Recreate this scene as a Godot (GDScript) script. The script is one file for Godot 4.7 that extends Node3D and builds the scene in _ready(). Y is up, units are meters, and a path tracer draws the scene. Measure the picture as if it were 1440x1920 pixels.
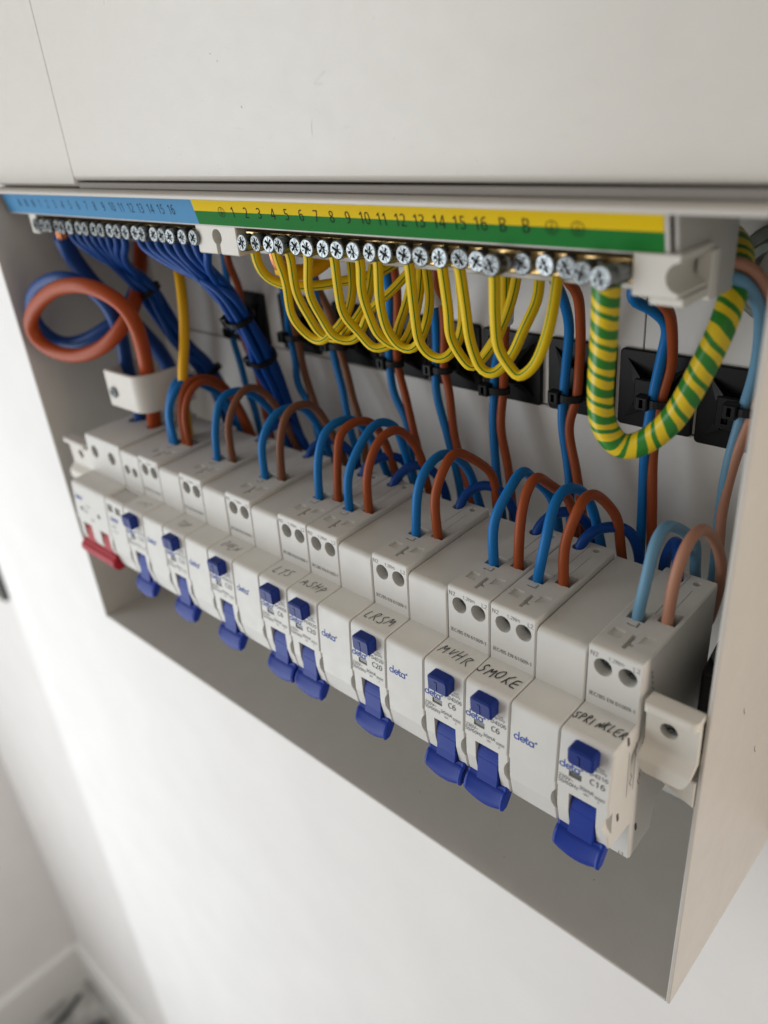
extends Node3D
# All shapes are worked out in millimetres and scaled to metres when a mesh is committed.
# x runs along the row of breakers, y is up, z comes out of the wall. The origin is the upper left corner of the first module's terminal face.
const S := 0.001
const MW := 17.8
const BACK := -86.0
var mt := {}
var rng := RandomNumberGenerator.new()
var tex_used := {}


func V(x: float, y: float, z: float) -> Vector3:
	return Vector3(x, y, z)


func _ready() -> void:
	rng.seed = 7
	# ---- camera
	var cam := Camera3D.new()
	cam.name = "camera"
	add_child(cam)
	var right := V(0.726577, -0.085922, -0.681692)
	var up := -V(0.265923, -0.879663, 0.394307)
	var back := -V(-0.633538, -0.467772, -0.616294)
	var lens := CameraAttributesPhysical.new()
	lens.frustum_focal_length = 18.70
	lens.frustum_focus_distance = 0.275
	lens.frustum_near = 0.01
	lens.frustum_far = 20.0
	lens.exposure_aperture = 4.9
	cam.attributes = lens
	cam.transform = Transform3D(Basis(right, up, back).orthonormalized(), V(397.01, 148.79, 170.02) * S)
	cam.fov = 65.37
	cam.near = 0.01
	cam.far = 20.0
	cam.current = true
	# ---- room light: soft grey room all round, a cool window to the left in front of the wall
	var env := Environment.new()
	env.background_mode = Environment.BG_COLOR
	env.background_color = Color(0.228, 0.204, 0.182).linear_to_srgb()
	env.tonemap_mode = Environment.TONE_MAPPER_LINEAR
	env.tonemap_exposure = 1.65
	env.sdfgi_enabled = true
	env.ssao_enabled = true
	env.ssil_enabled = true
	var we := WorldEnvironment.new()
	we.name = "room_light"
	we.environment = env
	add_child(we)
	area("window_light", V(-780, -300, 900), V(-40, -120, -40), Vector2(0.8, 2.1), Color(0.955, 0.98, 1.0), 1.2)
	area("added_right_fill", V(1450, 200, -10), V(330, 0, -30), Vector2(0.16, 1.4), Color(1.0, 0.94, 0.88), 0.46)  # added warm fill aimed at the outer right panel, no actual source
	materials()
	setting()
	enclosure()
	cover()
	carrier()
	modules()
	mounts()
	wires()
	small_things()


func area(called: String, at: Vector3, to: Vector3, size: Vector2, c: Color, e: float) -> void:
	var l := AreaLight3D.new()
	l.name = called
	l.area_size = size
	l.light_color = c
	l.light_energy = e
	l.area_range = 8.0
	l.shadow_enabled = true
	add_child(l)
	l.look_at_from_position(at * S, to * S, Vector3.UP)


# ------------------------------------------------------------------ materials
func lin(r: float, g: float, b: float) -> Color:
	return Color(r, g, b).linear_to_srgb()


func noise_tex(freq: float, lo: float, hi: float, sd: int, normal := false, strength := 1.0) -> NoiseTexture2D:
	var n := FastNoiseLite.new()
	n.seed = sd
	n.frequency = freq
	n.fractal_octaves = 4
	var t := NoiseTexture2D.new()
	t.width = 512
	t.height = 512
	t.seamless = true
	t.noise = n
	if normal:
		t.as_normal_map = true
		t.bump_strength = strength
	else:
		var g := Gradient.new()
		g.set_color(0, Color(lo, lo, lo))
		g.set_color(1, Color(hi, hi, hi))
		t.color_ramp = g
	return t


func mat(called: String, c: Color, rough: float, metal := 0.0, spec := 0.5) -> StandardMaterial3D:
	var m := StandardMaterial3D.new()
	m.resource_name = called
	m.albedo_color = c
	m.roughness = rough
	m.metallic = metal
	m.metallic_specular = spec
	mt[called] = m
	return m


func grain(m: StandardMaterial3D, scale: float, albedo: Texture2D, rough: Texture2D, normal: Texture2D, depth := 0.3) -> void:
	m.uv1_triplanar = true
	m.uv1_world_triplanar = true
	m.uv1_scale = Vector3.ONE * scale
	if albedo:
		m.albedo_texture = albedo
	if rough:
		m.roughness_texture = rough
		m.roughness_texture_channel = BaseMaterial3D.TEXTURE_CHANNEL_RED
	if normal:
		m.normal_enabled = true
		m.normal_texture = normal
		m.normal_scale = depth


func materials() -> void:
	var soft := noise_tex(0.008, 0.975, 1.0, 3)
	var rgh := noise_tex(0.02, 0.75, 1.0, 4)
	var peel := noise_tex(0.06, 0, 1, 5, true, 3.0)
	var fine := noise_tex(0.2, 0, 1, 6, true, 2.0)
	grain(mat("module_plastic", lin(0.655, 0.65, 0.615), 0.5), 14.0, soft, rgh, fine, 0.03)
	grain(mat("carrier_plastic", lin(0.68, 0.66, 0.60), 0.45), 14.0, soft, rgh, fine, 0.03)
	grain(mat("carrier_grey", lin(0.5, 0.49, 0.46), 0.45), 14.0, soft, rgh, fine, 0.03)
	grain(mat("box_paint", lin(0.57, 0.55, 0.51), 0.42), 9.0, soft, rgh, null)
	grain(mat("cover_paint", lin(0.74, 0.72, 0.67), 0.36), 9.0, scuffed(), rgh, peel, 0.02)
	grain(mat("lit_back_paint", lin(0.76, 0.75, 0.72), 0.42), 9.0, soft, rgh, peel, 0.03)  # case paint lightened: light on the back plate put into the colour
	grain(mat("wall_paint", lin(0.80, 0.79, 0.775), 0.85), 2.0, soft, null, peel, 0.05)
	grain(mat("shaded_wall_paint", lin(0.70, 0.68, 0.66), 0.8), 2.0, soft, null, peel, 0.05)  # wall white taken darker: shade of the recess put into the colour
	grain(mat("floor_stone", lin(0.55, 0.54, 0.51), 0.6), 2.0, noise_tex(0.01, 0.6, 1.0, 9), null, null)
	mat("skirting_paint", lin(0.66, 0.65, 0.63), 0.45)
	mat("lever_blue", lin(0.004, 0.030, 0.27), 0.46, 0.0, 0.35)
	mat("button_blue", lin(0.004, 0.022, 0.18), 0.42, 0.0, 0.35)
	mat("lever_red", lin(0.38, 0.010, 0.022), 0.45, 0.0, 0.35)
	mat("black_plastic", lin(0.006, 0.006, 0.0065), 0.42, 0.0, 0.35)
	mat("dark_hole", lin(0.02, 0.02, 0.02), 0.8)
	mat("window_grey", lin(0.09, 0.095, 0.085), 0.3)
	mat("print_grey", lin(0.075, 0.075, 0.085), 0.7)
	mat("print_blue", lin(0.012, 0.075, 0.38), 0.6)
	mat("print_black", lin(0.016, 0.02, 0.02), 0.7, 0.0, 0.2)
	mat("marker_ink", lin(0.016, 0.016, 0.018), 0.5)
	mat("label_blue", lin(0.085, 0.265, 0.48), 0.55, 0.0, 0.2)
	mat("label_yellow", lin(0.72, 0.50, 0.004), 0.55, 0.0, 0.2)
	mat("label_green", lin(0.012, 0.17, 0.028), 0.55, 0.0, 0.2)
	var brass := mat("brass", lin(0.72, 0.50, 0.22), 0.28, 1.0)
	grain(brass, 40.0, null, rgh, fine, 0.3)
	var zinc := mat("zinc", lin(0.36, 0.39, 0.40), 0.26, 1.0)
	grain(zinc, 60.0, noise_tex(0.03, 0.6, 1.0, 12), rgh, fine, 0.35)
	grain(mat("dull_zinc", lin(0.17, 0.19, 0.17), 0.45, 0.6), 20.0, noise_tex(0.01, 0.8, 1.0, 12), rgh, fine, 0.05)
	mat("copper", lin(0.75, 0.30, 0.14), 0.32, 1.0)
	wire_mat("wire_blue", lin(0.004, 0.155, 0.45))
	wire_mat("wire_blue_dark", lin(0.002, 0.055, 0.27))
	wire_mat("wire_blue_tail", lin(0.012, 0.06, 0.24))
	wire_mat("wire_blue_pale", lin(0.14, 0.30, 0.44))
	wire_mat("wire_brown", lin(0.31, 0.064, 0.015))
	wire_mat("wire_brown_dull", lin(0.19, 0.075, 0.036))
	wire_mat("wire_brown_pale", lin(0.45, 0.22, 0.145))
	wire_mat("wire_tail_brown", lin(0.37, 0.060, 0.010))
	wire_mat("wire_yellow", lin(0.80, 0.42, 0.006))
	wire_mat("sheath_white", lin(0.6, 0.58, 0.54))
	var ey := wire_mat("wire_earth", Color.WHITE)
	ey.albedo_texture = stripe_tex()
	var tp := mat("tape_earth", Color.WHITE, 0.32)
	tp.albedo_texture = tape_tex()
	grain(mat("gap_strip_grey", lin(0.36, 0.335, 0.31), 0.6), 9.0, soft, null, null)  # for the strip added under the door, toned like the lit top panel
	mat("paper", lin(0.75, 0.75, 0.74), 0.9)


func wire_mat(called: String, c: Color) -> StandardMaterial3D:
	var m := mat(called, c, 0.42)
	m.metallic_specular = 0.36
	return m


# earth insulation: yellow with one green line pair along the wire (u round the wire)
func stripe_tex() -> ImageTexture:
	var im := Image.create(128, 64, false, Image.FORMAT_RGB8)
	im.fill(lin(0.74, 0.52, 0.004))
	im.fill_rect(Rect2i(22, 0, 5, 64), lin(0.02, 0.17, 0.02))
	im.fill_rect(Rect2i(86, 0, 5, 64), lin(0.02, 0.17, 0.02))
	im.generate_mipmaps()
	return ImageTexture.create_from_image(im)


# wide green bands wound round a yellow sleeve
func tape_tex() -> ImageTexture:
	var im := Image.create(256, 512, false, Image.FORMAT_RGB8)
	var y := lin(0.74, 0.53, 0.010)
	var g := lin(0.02, 0.20, 0.018)
	for j in 512:
		for i in 256:
			var t := fposmod(j / 512.0 + i / 256.0, 1.0)
			var w := 0.015 * sin(TAU * i / 256.0 + j * 0.05)
			var green := (t > 0.04 + w and t < 0.36 + w) or (t > 0.58 - w and t < 0.74 + w)
			im.set_pixel(i, j, g if green else y)
	im.generate_mipmaps()
	return ImageTexture.create_from_image(im)


# enamel with faint rub marks and a few specks
func scuffed() -> ImageTexture:
	var im := Image.create(1024, 1024, false, Image.FORMAT_RGB8)
	im.fill(Color(0.97, 0.97, 0.97))
	var r := RandomNumberGenerator.new()
	r.seed = 21
	var n := FastNoiseLite.new()
	n.seed = 5
	n.frequency = 0.006
	for j in 1024:
		for i in 1024:
			var v := 0.97 + 0.007 * n.get_noise_2d(i, j * 2.2)
			im.set_pixel(i, j, Color(v, v, v * 0.998))
	for k in 60:
		var p := Vector2(r.randf() * 1000, r.randf() * 1000)
		var d := Vector2.from_angle(r.randfn(0.0, 0.5))
		var shade := 0.90 if r.randf() < 0.5 else 1.0
		for s in r.randi_range(4, 34):
			var q := p + d * s
			d = d.rotated(r.randfn(0, 0.02))
			if q.x > 0 and q.y > 0 and q.x < 1023 and q.y < 1023:
				im.set_pixel(int(q.x), int(q.y), Color(shade, shade, shade))
	for k in 26:
		var c := r.randf_range(0.5, 0.75)
		im.fill_rect(Rect2i(r.randi_range(0, 1020), r.randi_range(0, 1020), r.randi_range(1, 2), r.randi_range(1, 2)), Color(c, c, c * 0.97))
	im.generate_mipmaps()
	return ImageTexture.create_from_image(im)


# ------------------------------------------------------------------ shape helpers
func numbered(called: String, parent: Node) -> String:
	if not parent.has_node(called):
		return called
	var k := 1
	while parent.has_node("%s_%03d" % [called, k]):
		k += 1
	return "%s_%03d" % [called, k]


func put(called: String, mesh: Mesh, m, parent: Node = self, at := Vector3.ZERO) -> MeshInstance3D:
	var o := MeshInstance3D.new()
	o.name = numbered(called, parent)
	o.mesh = mesh
	o.material_override = mt[m] if m is String else m
	o.position = at * S
	parent.add_child(o, true)
	return o


func thing(called: String, label: String, category: String, at := Vector3.ZERO, group := "") -> Node3D:
	var o := Node3D.new()
	o.name = numbered(called, self)
	add_child(o, true)
	o.position = at * S
	tag(o, label, category, group)
	return o


func tag(o: Node, label: String, category: String, group := "") -> void:
	o.set_meta("label", label)
	o.set_meta("category", category)
	if group:
		o.set_meta("group", group)


func struct(called: String, mesh: Mesh, m: String, label: String) -> MeshInstance3D:
	var o := put(called, mesh, m)
	o.set_meta("kind", "structure")
	o.set_meta("label", label)
	o.set_meta("category", called.replace("_", " "))
	return o


# triangles (mm) of a closed shape -> mesh with flat faces, turned so that fronts run clockwise
func solid(tris: PackedVector3Array, scale := S, smooth := -1) -> ArrayMesh:
	var vol := 0.0
	for i in range(0, tris.size(), 3):
		vol += tris[i].dot(tris[i + 1].cross(tris[i + 2]))
	var st := SurfaceTool.new()
	st.begin(Mesh.PRIMITIVE_TRIANGLES)
	st.set_smooth_group(smooth)
	for i in range(0, tris.size(), 3):
		for k in ([0, 2, 1] if vol > 0 else [0, 1, 2]):
			st.add_vertex(tris[i + k] * scale)
	st.generate_normals()
	return st.commit()


# flat open pieces (ribbons, stickers)
func sheet(tris: PackedVector3Array) -> ArrayMesh:
	var st := SurfaceTool.new()
	st.begin(Mesh.PRIMITIVE_TRIANGLES)
	st.set_smooth_group(-1)
	for p in tris:
		st.add_vertex(p * S)
	st.generate_normals()
	return st.commit()


func turn_axis(u: float, v: float, w: float, axis: int) -> Vector3:
	if axis == 0:
		return Vector3(w, u, v)
	if axis == 1:
		return Vector3(u, w, v)
	return Vector3(u, v, w)


func inset(p: PackedVector2Array, d: float) -> PackedVector2Array:
	var n := p.size()
	var a := 0.0
	for i in n:
		a += p[i].cross(p[(i + 1) % n])
	var sg := 1.0 if a > 0 else -1.0
	var out := PackedVector2Array()
	for i in n:
		var e0 := (p[i] - p[(i - 1 + n) % n]).normalized()
		var e1 := (p[(i + 1) % n] - p[i]).normalized()
		var n0 := Vector2(-e0.y, e0.x) * sg
		var n1 := Vector2(-e1.y, e1.x) * sg
		var b := n0 + n1
		var l := maxf(b.length_squared(), 0.6)
		out.append(p[i] + b * (2.0 * d / l))
	return out


# outline swept along an axis (0: outline is (y, z) along x; 1: (x, z) along y; 2: (x, y) along z), its end edges chamfered by b
func prism(p: PackedVector2Array, w0: float, w1: float, axis: int, b := 0.0) -> PackedVector3Array:
	var rings: Array = []
	if b > 0.0:
		rings = [[inset(p, b), w0], [p, w0 + b], [p, w1 - b], [inset(p, b), w1]]
	else:
		rings = [[p, w0], [p, w1]]
	var t := PackedVector3Array()
	var n := p.size()
	for k in rings.size() - 1:
		for i in n:
			var j := (i + 1) % n
			var a0 := turn_axis(rings[k][0][i].x, rings[k][0][i].y, rings[k][1], axis)
			var a1 := turn_axis(rings[k][0][j].x, rings[k][0][j].y, rings[k][1], axis)
			var b0 := turn_axis(rings[k + 1][0][i].x, rings[k + 1][0][i].y, rings[k + 1][1], axis)
			var b1 := turn_axis(rings[k + 1][0][j].x, rings[k + 1][0][j].y, rings[k + 1][1], axis)
			t.append_array([a0, a1, b1, a0, b1, b0])
	var caps := Geometry2D.triangulate_polygon(rings[0][0])
	var cnt := PackedVector3Array()
	for end in [0, rings.size() - 1]:
		for i in range(0, caps.size(), 3):
			var q := []
			for k in 3:
				var c: Vector2 = rings[end][0][caps[i + k]]
				q.append(turn_axis(c.x, c.y, rings[end][1], axis))
			cnt.append_array([q[0], q[1], q[2]])
	# cap winding must agree with the sides: side quads turn (edge along outline) x (towards w1)
	var area2 := 0.0
	for i in n:
		area2 += p[i].cross(p[(i + 1) % n])
	for i in range(0, cnt.size(), 3):
		var at_start := i < cnt.size() / 2
		var c0: Vector2 = flat(cnt[i], axis)
		var c1: Vector2 = flat(cnt[i + 1], axis)
		var c2: Vector2 = flat(cnt[i + 2], axis)
		var ccw := (c1 - c0).cross(c2 - c0) > 0
		var want := (area2 > 0) != at_start
		if ccw == want:
			t.append_array([cnt[i], cnt[i + 1], cnt[i + 2]])
		else:
			t.append_array([cnt[i], cnt[i + 2], cnt[i + 1]])
	return t


func flat(v: Vector3, axis: int) -> Vector2:
	if axis == 0:
		return Vector2(v.y, v.z)
	if axis == 1:
		return Vector2(v.x, v.z)
	return Vector2(v.x, v.y)


# corners [x, y, radius] -> outline with rounded corners
func outline(c: Array, steps := 5) -> PackedVector2Array:
	var out := PackedVector2Array()
	var n := c.size()
	for i in n:
		var p := Vector2(c[i][0], c[i][1])
		var r: float = c[i][2] if c[i].size() > 2 else 0.0
		if r <= 0.0:
			out.append(p)
			continue
		var a := (Vector2(c[(i - 1 + n) % n][0], c[(i - 1 + n) % n][1]) - p).normalized()
		var b := (Vector2(c[(i + 1) % n][0], c[(i + 1) % n][1]) - p).normalized()
		var half := absf(a.angle_to(b)) / 2.0
		var d := r / tan(half)
		var mid := p + (a + b).normalized() * (r / sin(half))
		var s0 := p + a * d - mid
		var s1 := p + b * d - mid
		var ang := s0.angle_to(s1)
		for k in steps + 1:
			out.append(mid + s0.rotated(ang * k / steps))
	return out


func rrect(x0: float, y0: float, x1: float, y1: float, r: float, steps := 4) -> PackedVector2Array:
	return outline([[x0, y0, r], [x1, y0, r], [x1, y1, r], [x0, y1, r]], steps)


func box(a: Vector3, b: Vector3, bev := 0.0) -> PackedVector3Array:
	return prism(PackedVector2Array([Vector2(a.x, a.y), Vector2(b.x, a.y), Vector2(b.x, b.y), Vector2(a.x, b.y)]), a.z, b.z, 2, bev)


func boxm(a: Vector3, b: Vector3, bev := 0.0) -> ArrayMesh:
	return solid(box(a, b, bev))


# the waste that a round of radius r leaves at a square corner (x, y); sx, sy point into the piece
func corner(x: float, y: float, sx: float, sy: float, r: float, axis: int, w0: float, w1: float) -> PackedVector3Array:
	var p := PackedVector2Array([Vector2(x - sx, y - sy), Vector2(x + sx * r, y - sy), Vector2(x + sx * r, y)])
	for k in range(1, 8):
		var a := PI / 2 * k / 8
		p.append(Vector2(x + sx * (r - r * sin(a)), y + sy * (r - r * cos(a))))
	p.append_array([Vector2(x, y + sy * r), Vector2(x - sx, y + sy * r)])
	return prism(p, w0, w1, axis)


func disc(c: Vector2, r: float, n := 24) -> PackedVector2Array:
	var p := PackedVector2Array()
	for i in n:
		p.append(c + Vector2.from_angle(TAU * i / n) * r)
	return p


# several closed shapes joined into the one mesh of one part
func joined(list: Array) -> ArrayMesh:
	var st := SurfaceTool.new()
	st.begin(Mesh.PRIMITIVE_TRIANGLES)
	for l in list:
		st.append_from(solid(l), 0, Transform3D())
	return st.commit()


# a shape with shapes cut out of it; everything in mm
func carve(base: PackedVector3Array, cuts: Array, adds: Array = []) -> ArrayMesh:
	var c := CSGCombiner3D.new()
	add_child(c)
	var m := CSGMesh3D.new()
	m.mesh = solid(base, 1.0)
	c.add_child(m)
	for a in adds:
		var k := CSGMesh3D.new()
		k.mesh = solid(a, 1.0)
		c.add_child(k)
	for a in cuts:
		var k := CSGMesh3D.new()
		k.mesh = solid(a, 1.0)
		k.operation = CSGShape3D.OPERATION_SUBTRACTION
		c.add_child(k)
	c._update_shape()
	var got := c.bake_static_mesh()
	remove_child(c)
	c.free()
	var out := ArrayMesh.new()
	for s in got.get_surface_count():
		var ar := got.surface_get_arrays(s)
		var vs: PackedVector3Array = ar[Mesh.ARRAY_VERTEX]
		for i in vs.size():
			vs[i] *= S
		var na := []
		na.resize(Mesh.ARRAY_MAX)
		na[Mesh.ARRAY_VERTEX] = vs
		na[Mesh.ARRAY_NORMAL] = ar[Mesh.ARRAY_NORMAL]
		if ar[Mesh.ARRAY_INDEX] != null:
			na[Mesh.ARRAY_INDEX] = ar[Mesh.ARRAY_INDEX]
		out.add_surface_from_arrays(Mesh.PRIMITIVE_TRIANGLES, na)
	return out


func spline(pts: Array, step := 1.6) -> PackedVector3Array:
	var out := PackedVector3Array()
	var n := pts.size()
	for i in n - 1:
		var p0: Vector3 = pts[maxi(i - 1, 0)]
		var p1: Vector3 = pts[i]
		var p2: Vector3 = pts[i + 1]
		var p3: Vector3 = pts[mini(i + 2, n - 1)]
		var k := maxi(2, int(p1.distance_to(p2) / step))
		for s in k:
			out.append(p1.cubic_interpolate(p2, p0, p3, float(s) / k))
	out.append(pts[n - 1])
	# two rounds of smoothing take the kinks out of hand-laid points
	for rounds in 3:
		var q := out.duplicate()
		for i in range(1, out.size() - 1):
			q[i] = out[i] * 0.5 + (out[i - 1] + out[i + 1]) * 0.25
		out = q
	return out


# round wire through points; u runs round it, v along it (one repeat per vrep mm); origin at its first point
func tube(pts: Array, r: float, seg := 14, vrep := 20.0, twist := 0.0, wob := 0.0) -> ArrayMesh:
	var c := spline(pts)
	var o := c[0]
	var st := SurfaceTool.new()
	st.begin(Mesh.PRIMITIVE_TRIANGLES)
	var n := c.size()
	var tg := (c[1] - c[0]).normalized()
	var side := tg.cross(V(0.31, 0.2, 0.93)).normalized()
	var along := 0.0
	for i in n:
		var t := (c[mini(i + 1, n - 1)] - c[maxi(i - 1, 0)]).normalized()
		side = (side - t * side.dot(t)).normalized()
		var oth := t.cross(side)
		if i > 0:
			along += c[i].distance_to(c[i - 1])
		var rr := r * (1.0 + wob * sin(along * 0.9) * sin(along * 0.37 + 1.0))
		for k in seg + 1:
			var a := TAU * k / seg + twist * along
			var d := side * cos(a) + oth * sin(a)
			st.set_normal(d)
			st.set_uv(Vector2(float(k) / seg, along / vrep))
			st.add_vertex((c[i] - o + d * rr) * S)
	for i in n - 1:
		for k in seg:
			var a := i * (seg + 1) + k
			var b := a + seg + 1
			for q in [a, b, a + 1, a + 1, b, b + 1]:
				st.add_index(q)
	# end caps
	var at := n * (seg + 1)
	for e in [0, n - 1]:
		var t := (c[1] - c[0]).normalized() * -1.0 if e == 0 else (c[n - 1] - c[n - 2]).normalized()
		st.set_normal(t)
		st.set_uv(Vector2(0.5, 0))
		st.add_vertex((c[e] - o) * S)
		for k in seg:
			var a: int = e * (seg + 1) + k
			var tri := [at, a, a + 1] if e == 0 else [at, a + 1, a]
			for q in tri:
				st.add_index(q)
		at += 1
	return st.commit()


func wire(called: String, pts: Array, r: float, m: String, label: String, group := "", vrep := 20.0, twist := 0.0, wob := 0.0) -> MeshInstance3D:
	var bent := pts.duplicate()
	for i in range(2, pts.size() - 2):
		if r < 2.2:
			bent[i] += V(rng.randfn(0, 0.6), rng.randfn(0, 0.55), rng.randfn(0, 0.6))
	var o := put(called, tube(bent, r, 16, vrep, twist, wob), m, self, pts[0])
	tag(o, label, "wire", group)
	return o


# lettering: Godot's own text mesh laid flat, cap height in mm, from its lower left corner
func letters(st: SurfaceTool, text: String, at: Vector3, cap: float, ux: Vector3, uy: Vector3, squeeze := 1.0) -> void:
	var f := SystemFont.new()
	f.font_names = PackedStringArray(["Droid Sans"])
	var tm := TextMesh.new()
	tm.font = f
	tm.font_size = 24
	tm.text = text
	tm.depth = 0.0
	tm.curve_step = 1.2
	tm.pixel_size = 1.0 / (24.0 * 0.714)
	tm.horizontal_alignment = HORIZONTAL_ALIGNMENT_LEFT
	tm.vertical_alignment = VERTICAL_ALIGNMENT_BOTTOM
	if tm.get_surface_count() == 0:
		return
	var ab := tm.get_aabb()
	var n := ux.cross(uy).normalized()
	var x := Transform3D(Basis(ux * cap * squeeze * S, uy * cap * S, n * cap * S), at * S)
	x = x * Transform3D(Basis(), Vector3(-ab.position.x, -ab.position.y, 0))
	st.append_from(tm, 0, x)


func text_mesh(lines: Array, ux := Vector3.RIGHT, uy := Vector3.UP) -> ArrayMesh:
	var st := SurfaceTool.new()
	st.begin(Mesh.PRIMITIVE_TRIANGLES)
	for l in lines:
		letters(st, l[0], l[1], l[2], ux, uy, l[3] if l.size() > 3 else 1.0)
	return st.commit()


# pen strokes: flat ribbons along polylines laid on the plane (o, ux, uy)
func strokes(list: Array, w: float, o: Vector3, ux: Vector3, uy: Vector3) -> PackedVector3Array:
	var t := PackedVector3Array()
	var lift := 0.0
	var n := ux.cross(uy).normalized()
	for l in list:
		lift += 0.006
		var pts := PackedVector2Array()
		for p in l:
			pts.append(p)
		for i in pts.size() - 1:
			var d := (pts[i + 1] - pts[i]).normalized()
			var s := Vector2(-d.y, d.x) * w * 0.5
			var a := pts[i] - d * w * 0.35
			var b := pts[i + 1] + d * w * 0.35
			var q := []
			for c in [a + s, a - s, b - s, b + s]:
				q.append(o + ux * c.x + uy * c.y + n * (lift + 0.004 * (i % 2)))
			t.append_array([q[0], q[2], q[1], q[0], q[3], q[2]])
	return t


func arc2(c: Vector2, r: float, a0: float, a1: float, n := 14) -> Array:
	var p := []
	for i in n + 1:
		p.append(c + Vector2.from_angle(deg_to_rad(lerpf(a0, a1, float(i) / n))) * r)
	return p


# ------------------------------------------------------------------ the setting
func setting() -> void:
	struct("wall", boxm(V(-578, -1735, -104), V(1500, 700, -92), 2.0), "wall_paint", "white painted wall board behind the consumer unit")
	struct("recess_wall", boxm(V(-1100, -1735, -170), V(-200, 700, -108)), "shaded_wall_paint", "wall with shade put into its colour, set back past the board's left edge")
	struct("side_wall", boxm(V(-1160, -1735, -108), V(-1098, 700, 1600)), "shaded_wall_paint", "side wall at the far left, shade put into its colour")
	struct("floor", boxm(V(-1160, -1800, -170), V(1500, -1735, 1600)), "floor_stone", "grey dusty floor far below")
	var a := put("skirting_board", solid(prism(outline([[-1735, -108], [-1735, -94], [-1612, -94, 4], [-1608, -108]]), -1098, -579, 0)), "skirting_paint")
	tag(a, "white skirting board along the foot of the recessed wall", "skirting board")
	var b := put("skirting_board", solid(prism(outline([[-1098, -1735], [-1084, -1735], [-1084, -1612, 4], [-1098, -1608]]), -94, 1500, 2)), "skirting_paint")
	tag(b, "white skirting board along the foot of the left side wall", "skirting board")


# ------------------------------------------------------------------ steel enclosure, cover
func enclosure() -> void:
	var t := thing("consumer_unit_enclosure", "open cream steel consumer unit case with its breakers exposed", "consumer unit", V(146, -138.7, 0))
	var o := -V(146, -138.7, 0)
	put("back_plate", boxm(V(-44.3, 33, -88), V(271.0, 120, BACK), 0.2), "lit_back_paint", t, o)
	put("back_plate", boxm(V(271.5, 33, -88), V(337.8, 120, BACK), 0.2), "lit_back_paint", t, o)
	put("back_plate", boxm(V(-44.3, -137.5, -88), V(337.8, 32.6, BACK + 1.2), 0.5), "lit_back_paint", t, o)
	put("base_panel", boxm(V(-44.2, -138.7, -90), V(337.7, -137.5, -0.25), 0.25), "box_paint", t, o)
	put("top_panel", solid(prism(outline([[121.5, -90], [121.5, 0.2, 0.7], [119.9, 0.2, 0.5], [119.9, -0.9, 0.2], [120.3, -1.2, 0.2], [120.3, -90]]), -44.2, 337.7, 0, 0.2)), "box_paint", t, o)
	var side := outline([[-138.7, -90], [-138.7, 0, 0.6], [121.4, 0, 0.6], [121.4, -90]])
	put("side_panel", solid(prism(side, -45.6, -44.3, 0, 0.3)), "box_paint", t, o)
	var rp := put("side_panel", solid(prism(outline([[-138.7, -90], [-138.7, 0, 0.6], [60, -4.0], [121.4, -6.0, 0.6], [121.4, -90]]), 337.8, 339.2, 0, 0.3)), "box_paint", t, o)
	# two small pencil ticks on the outer face of the right side panel
	var ink := strokes([[Vector2(29.0, -25.4), Vector2(29.3, -26.8), Vector2(30.2, -28.2)], [Vector2(46.9, -54.4), Vector2(47.1, -56.2), Vector2(48.3, -58.0)]], 0.35, V(339.25, 0, 0), Vector3.FORWARD, Vector3.UP)
	put("pencil_mark", sheet(ink), "print_grey", rp)
	# specks of dust and swarf on the base panel
	var dust := []
	for k in 16:
		var p := V(rng.randf_range(120, 330), -137.5, rng.randf_range(-50, -3))
		var s := rng.randf_range(0.1, 0.26)
		dust.append(box(p, p + V(s * 1.6, s * 0.6, s)))
	var d := put("dust_specks", joined(dust), "print_grey", t, o)
	d.set_meta("kind", "stuff")


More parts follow.
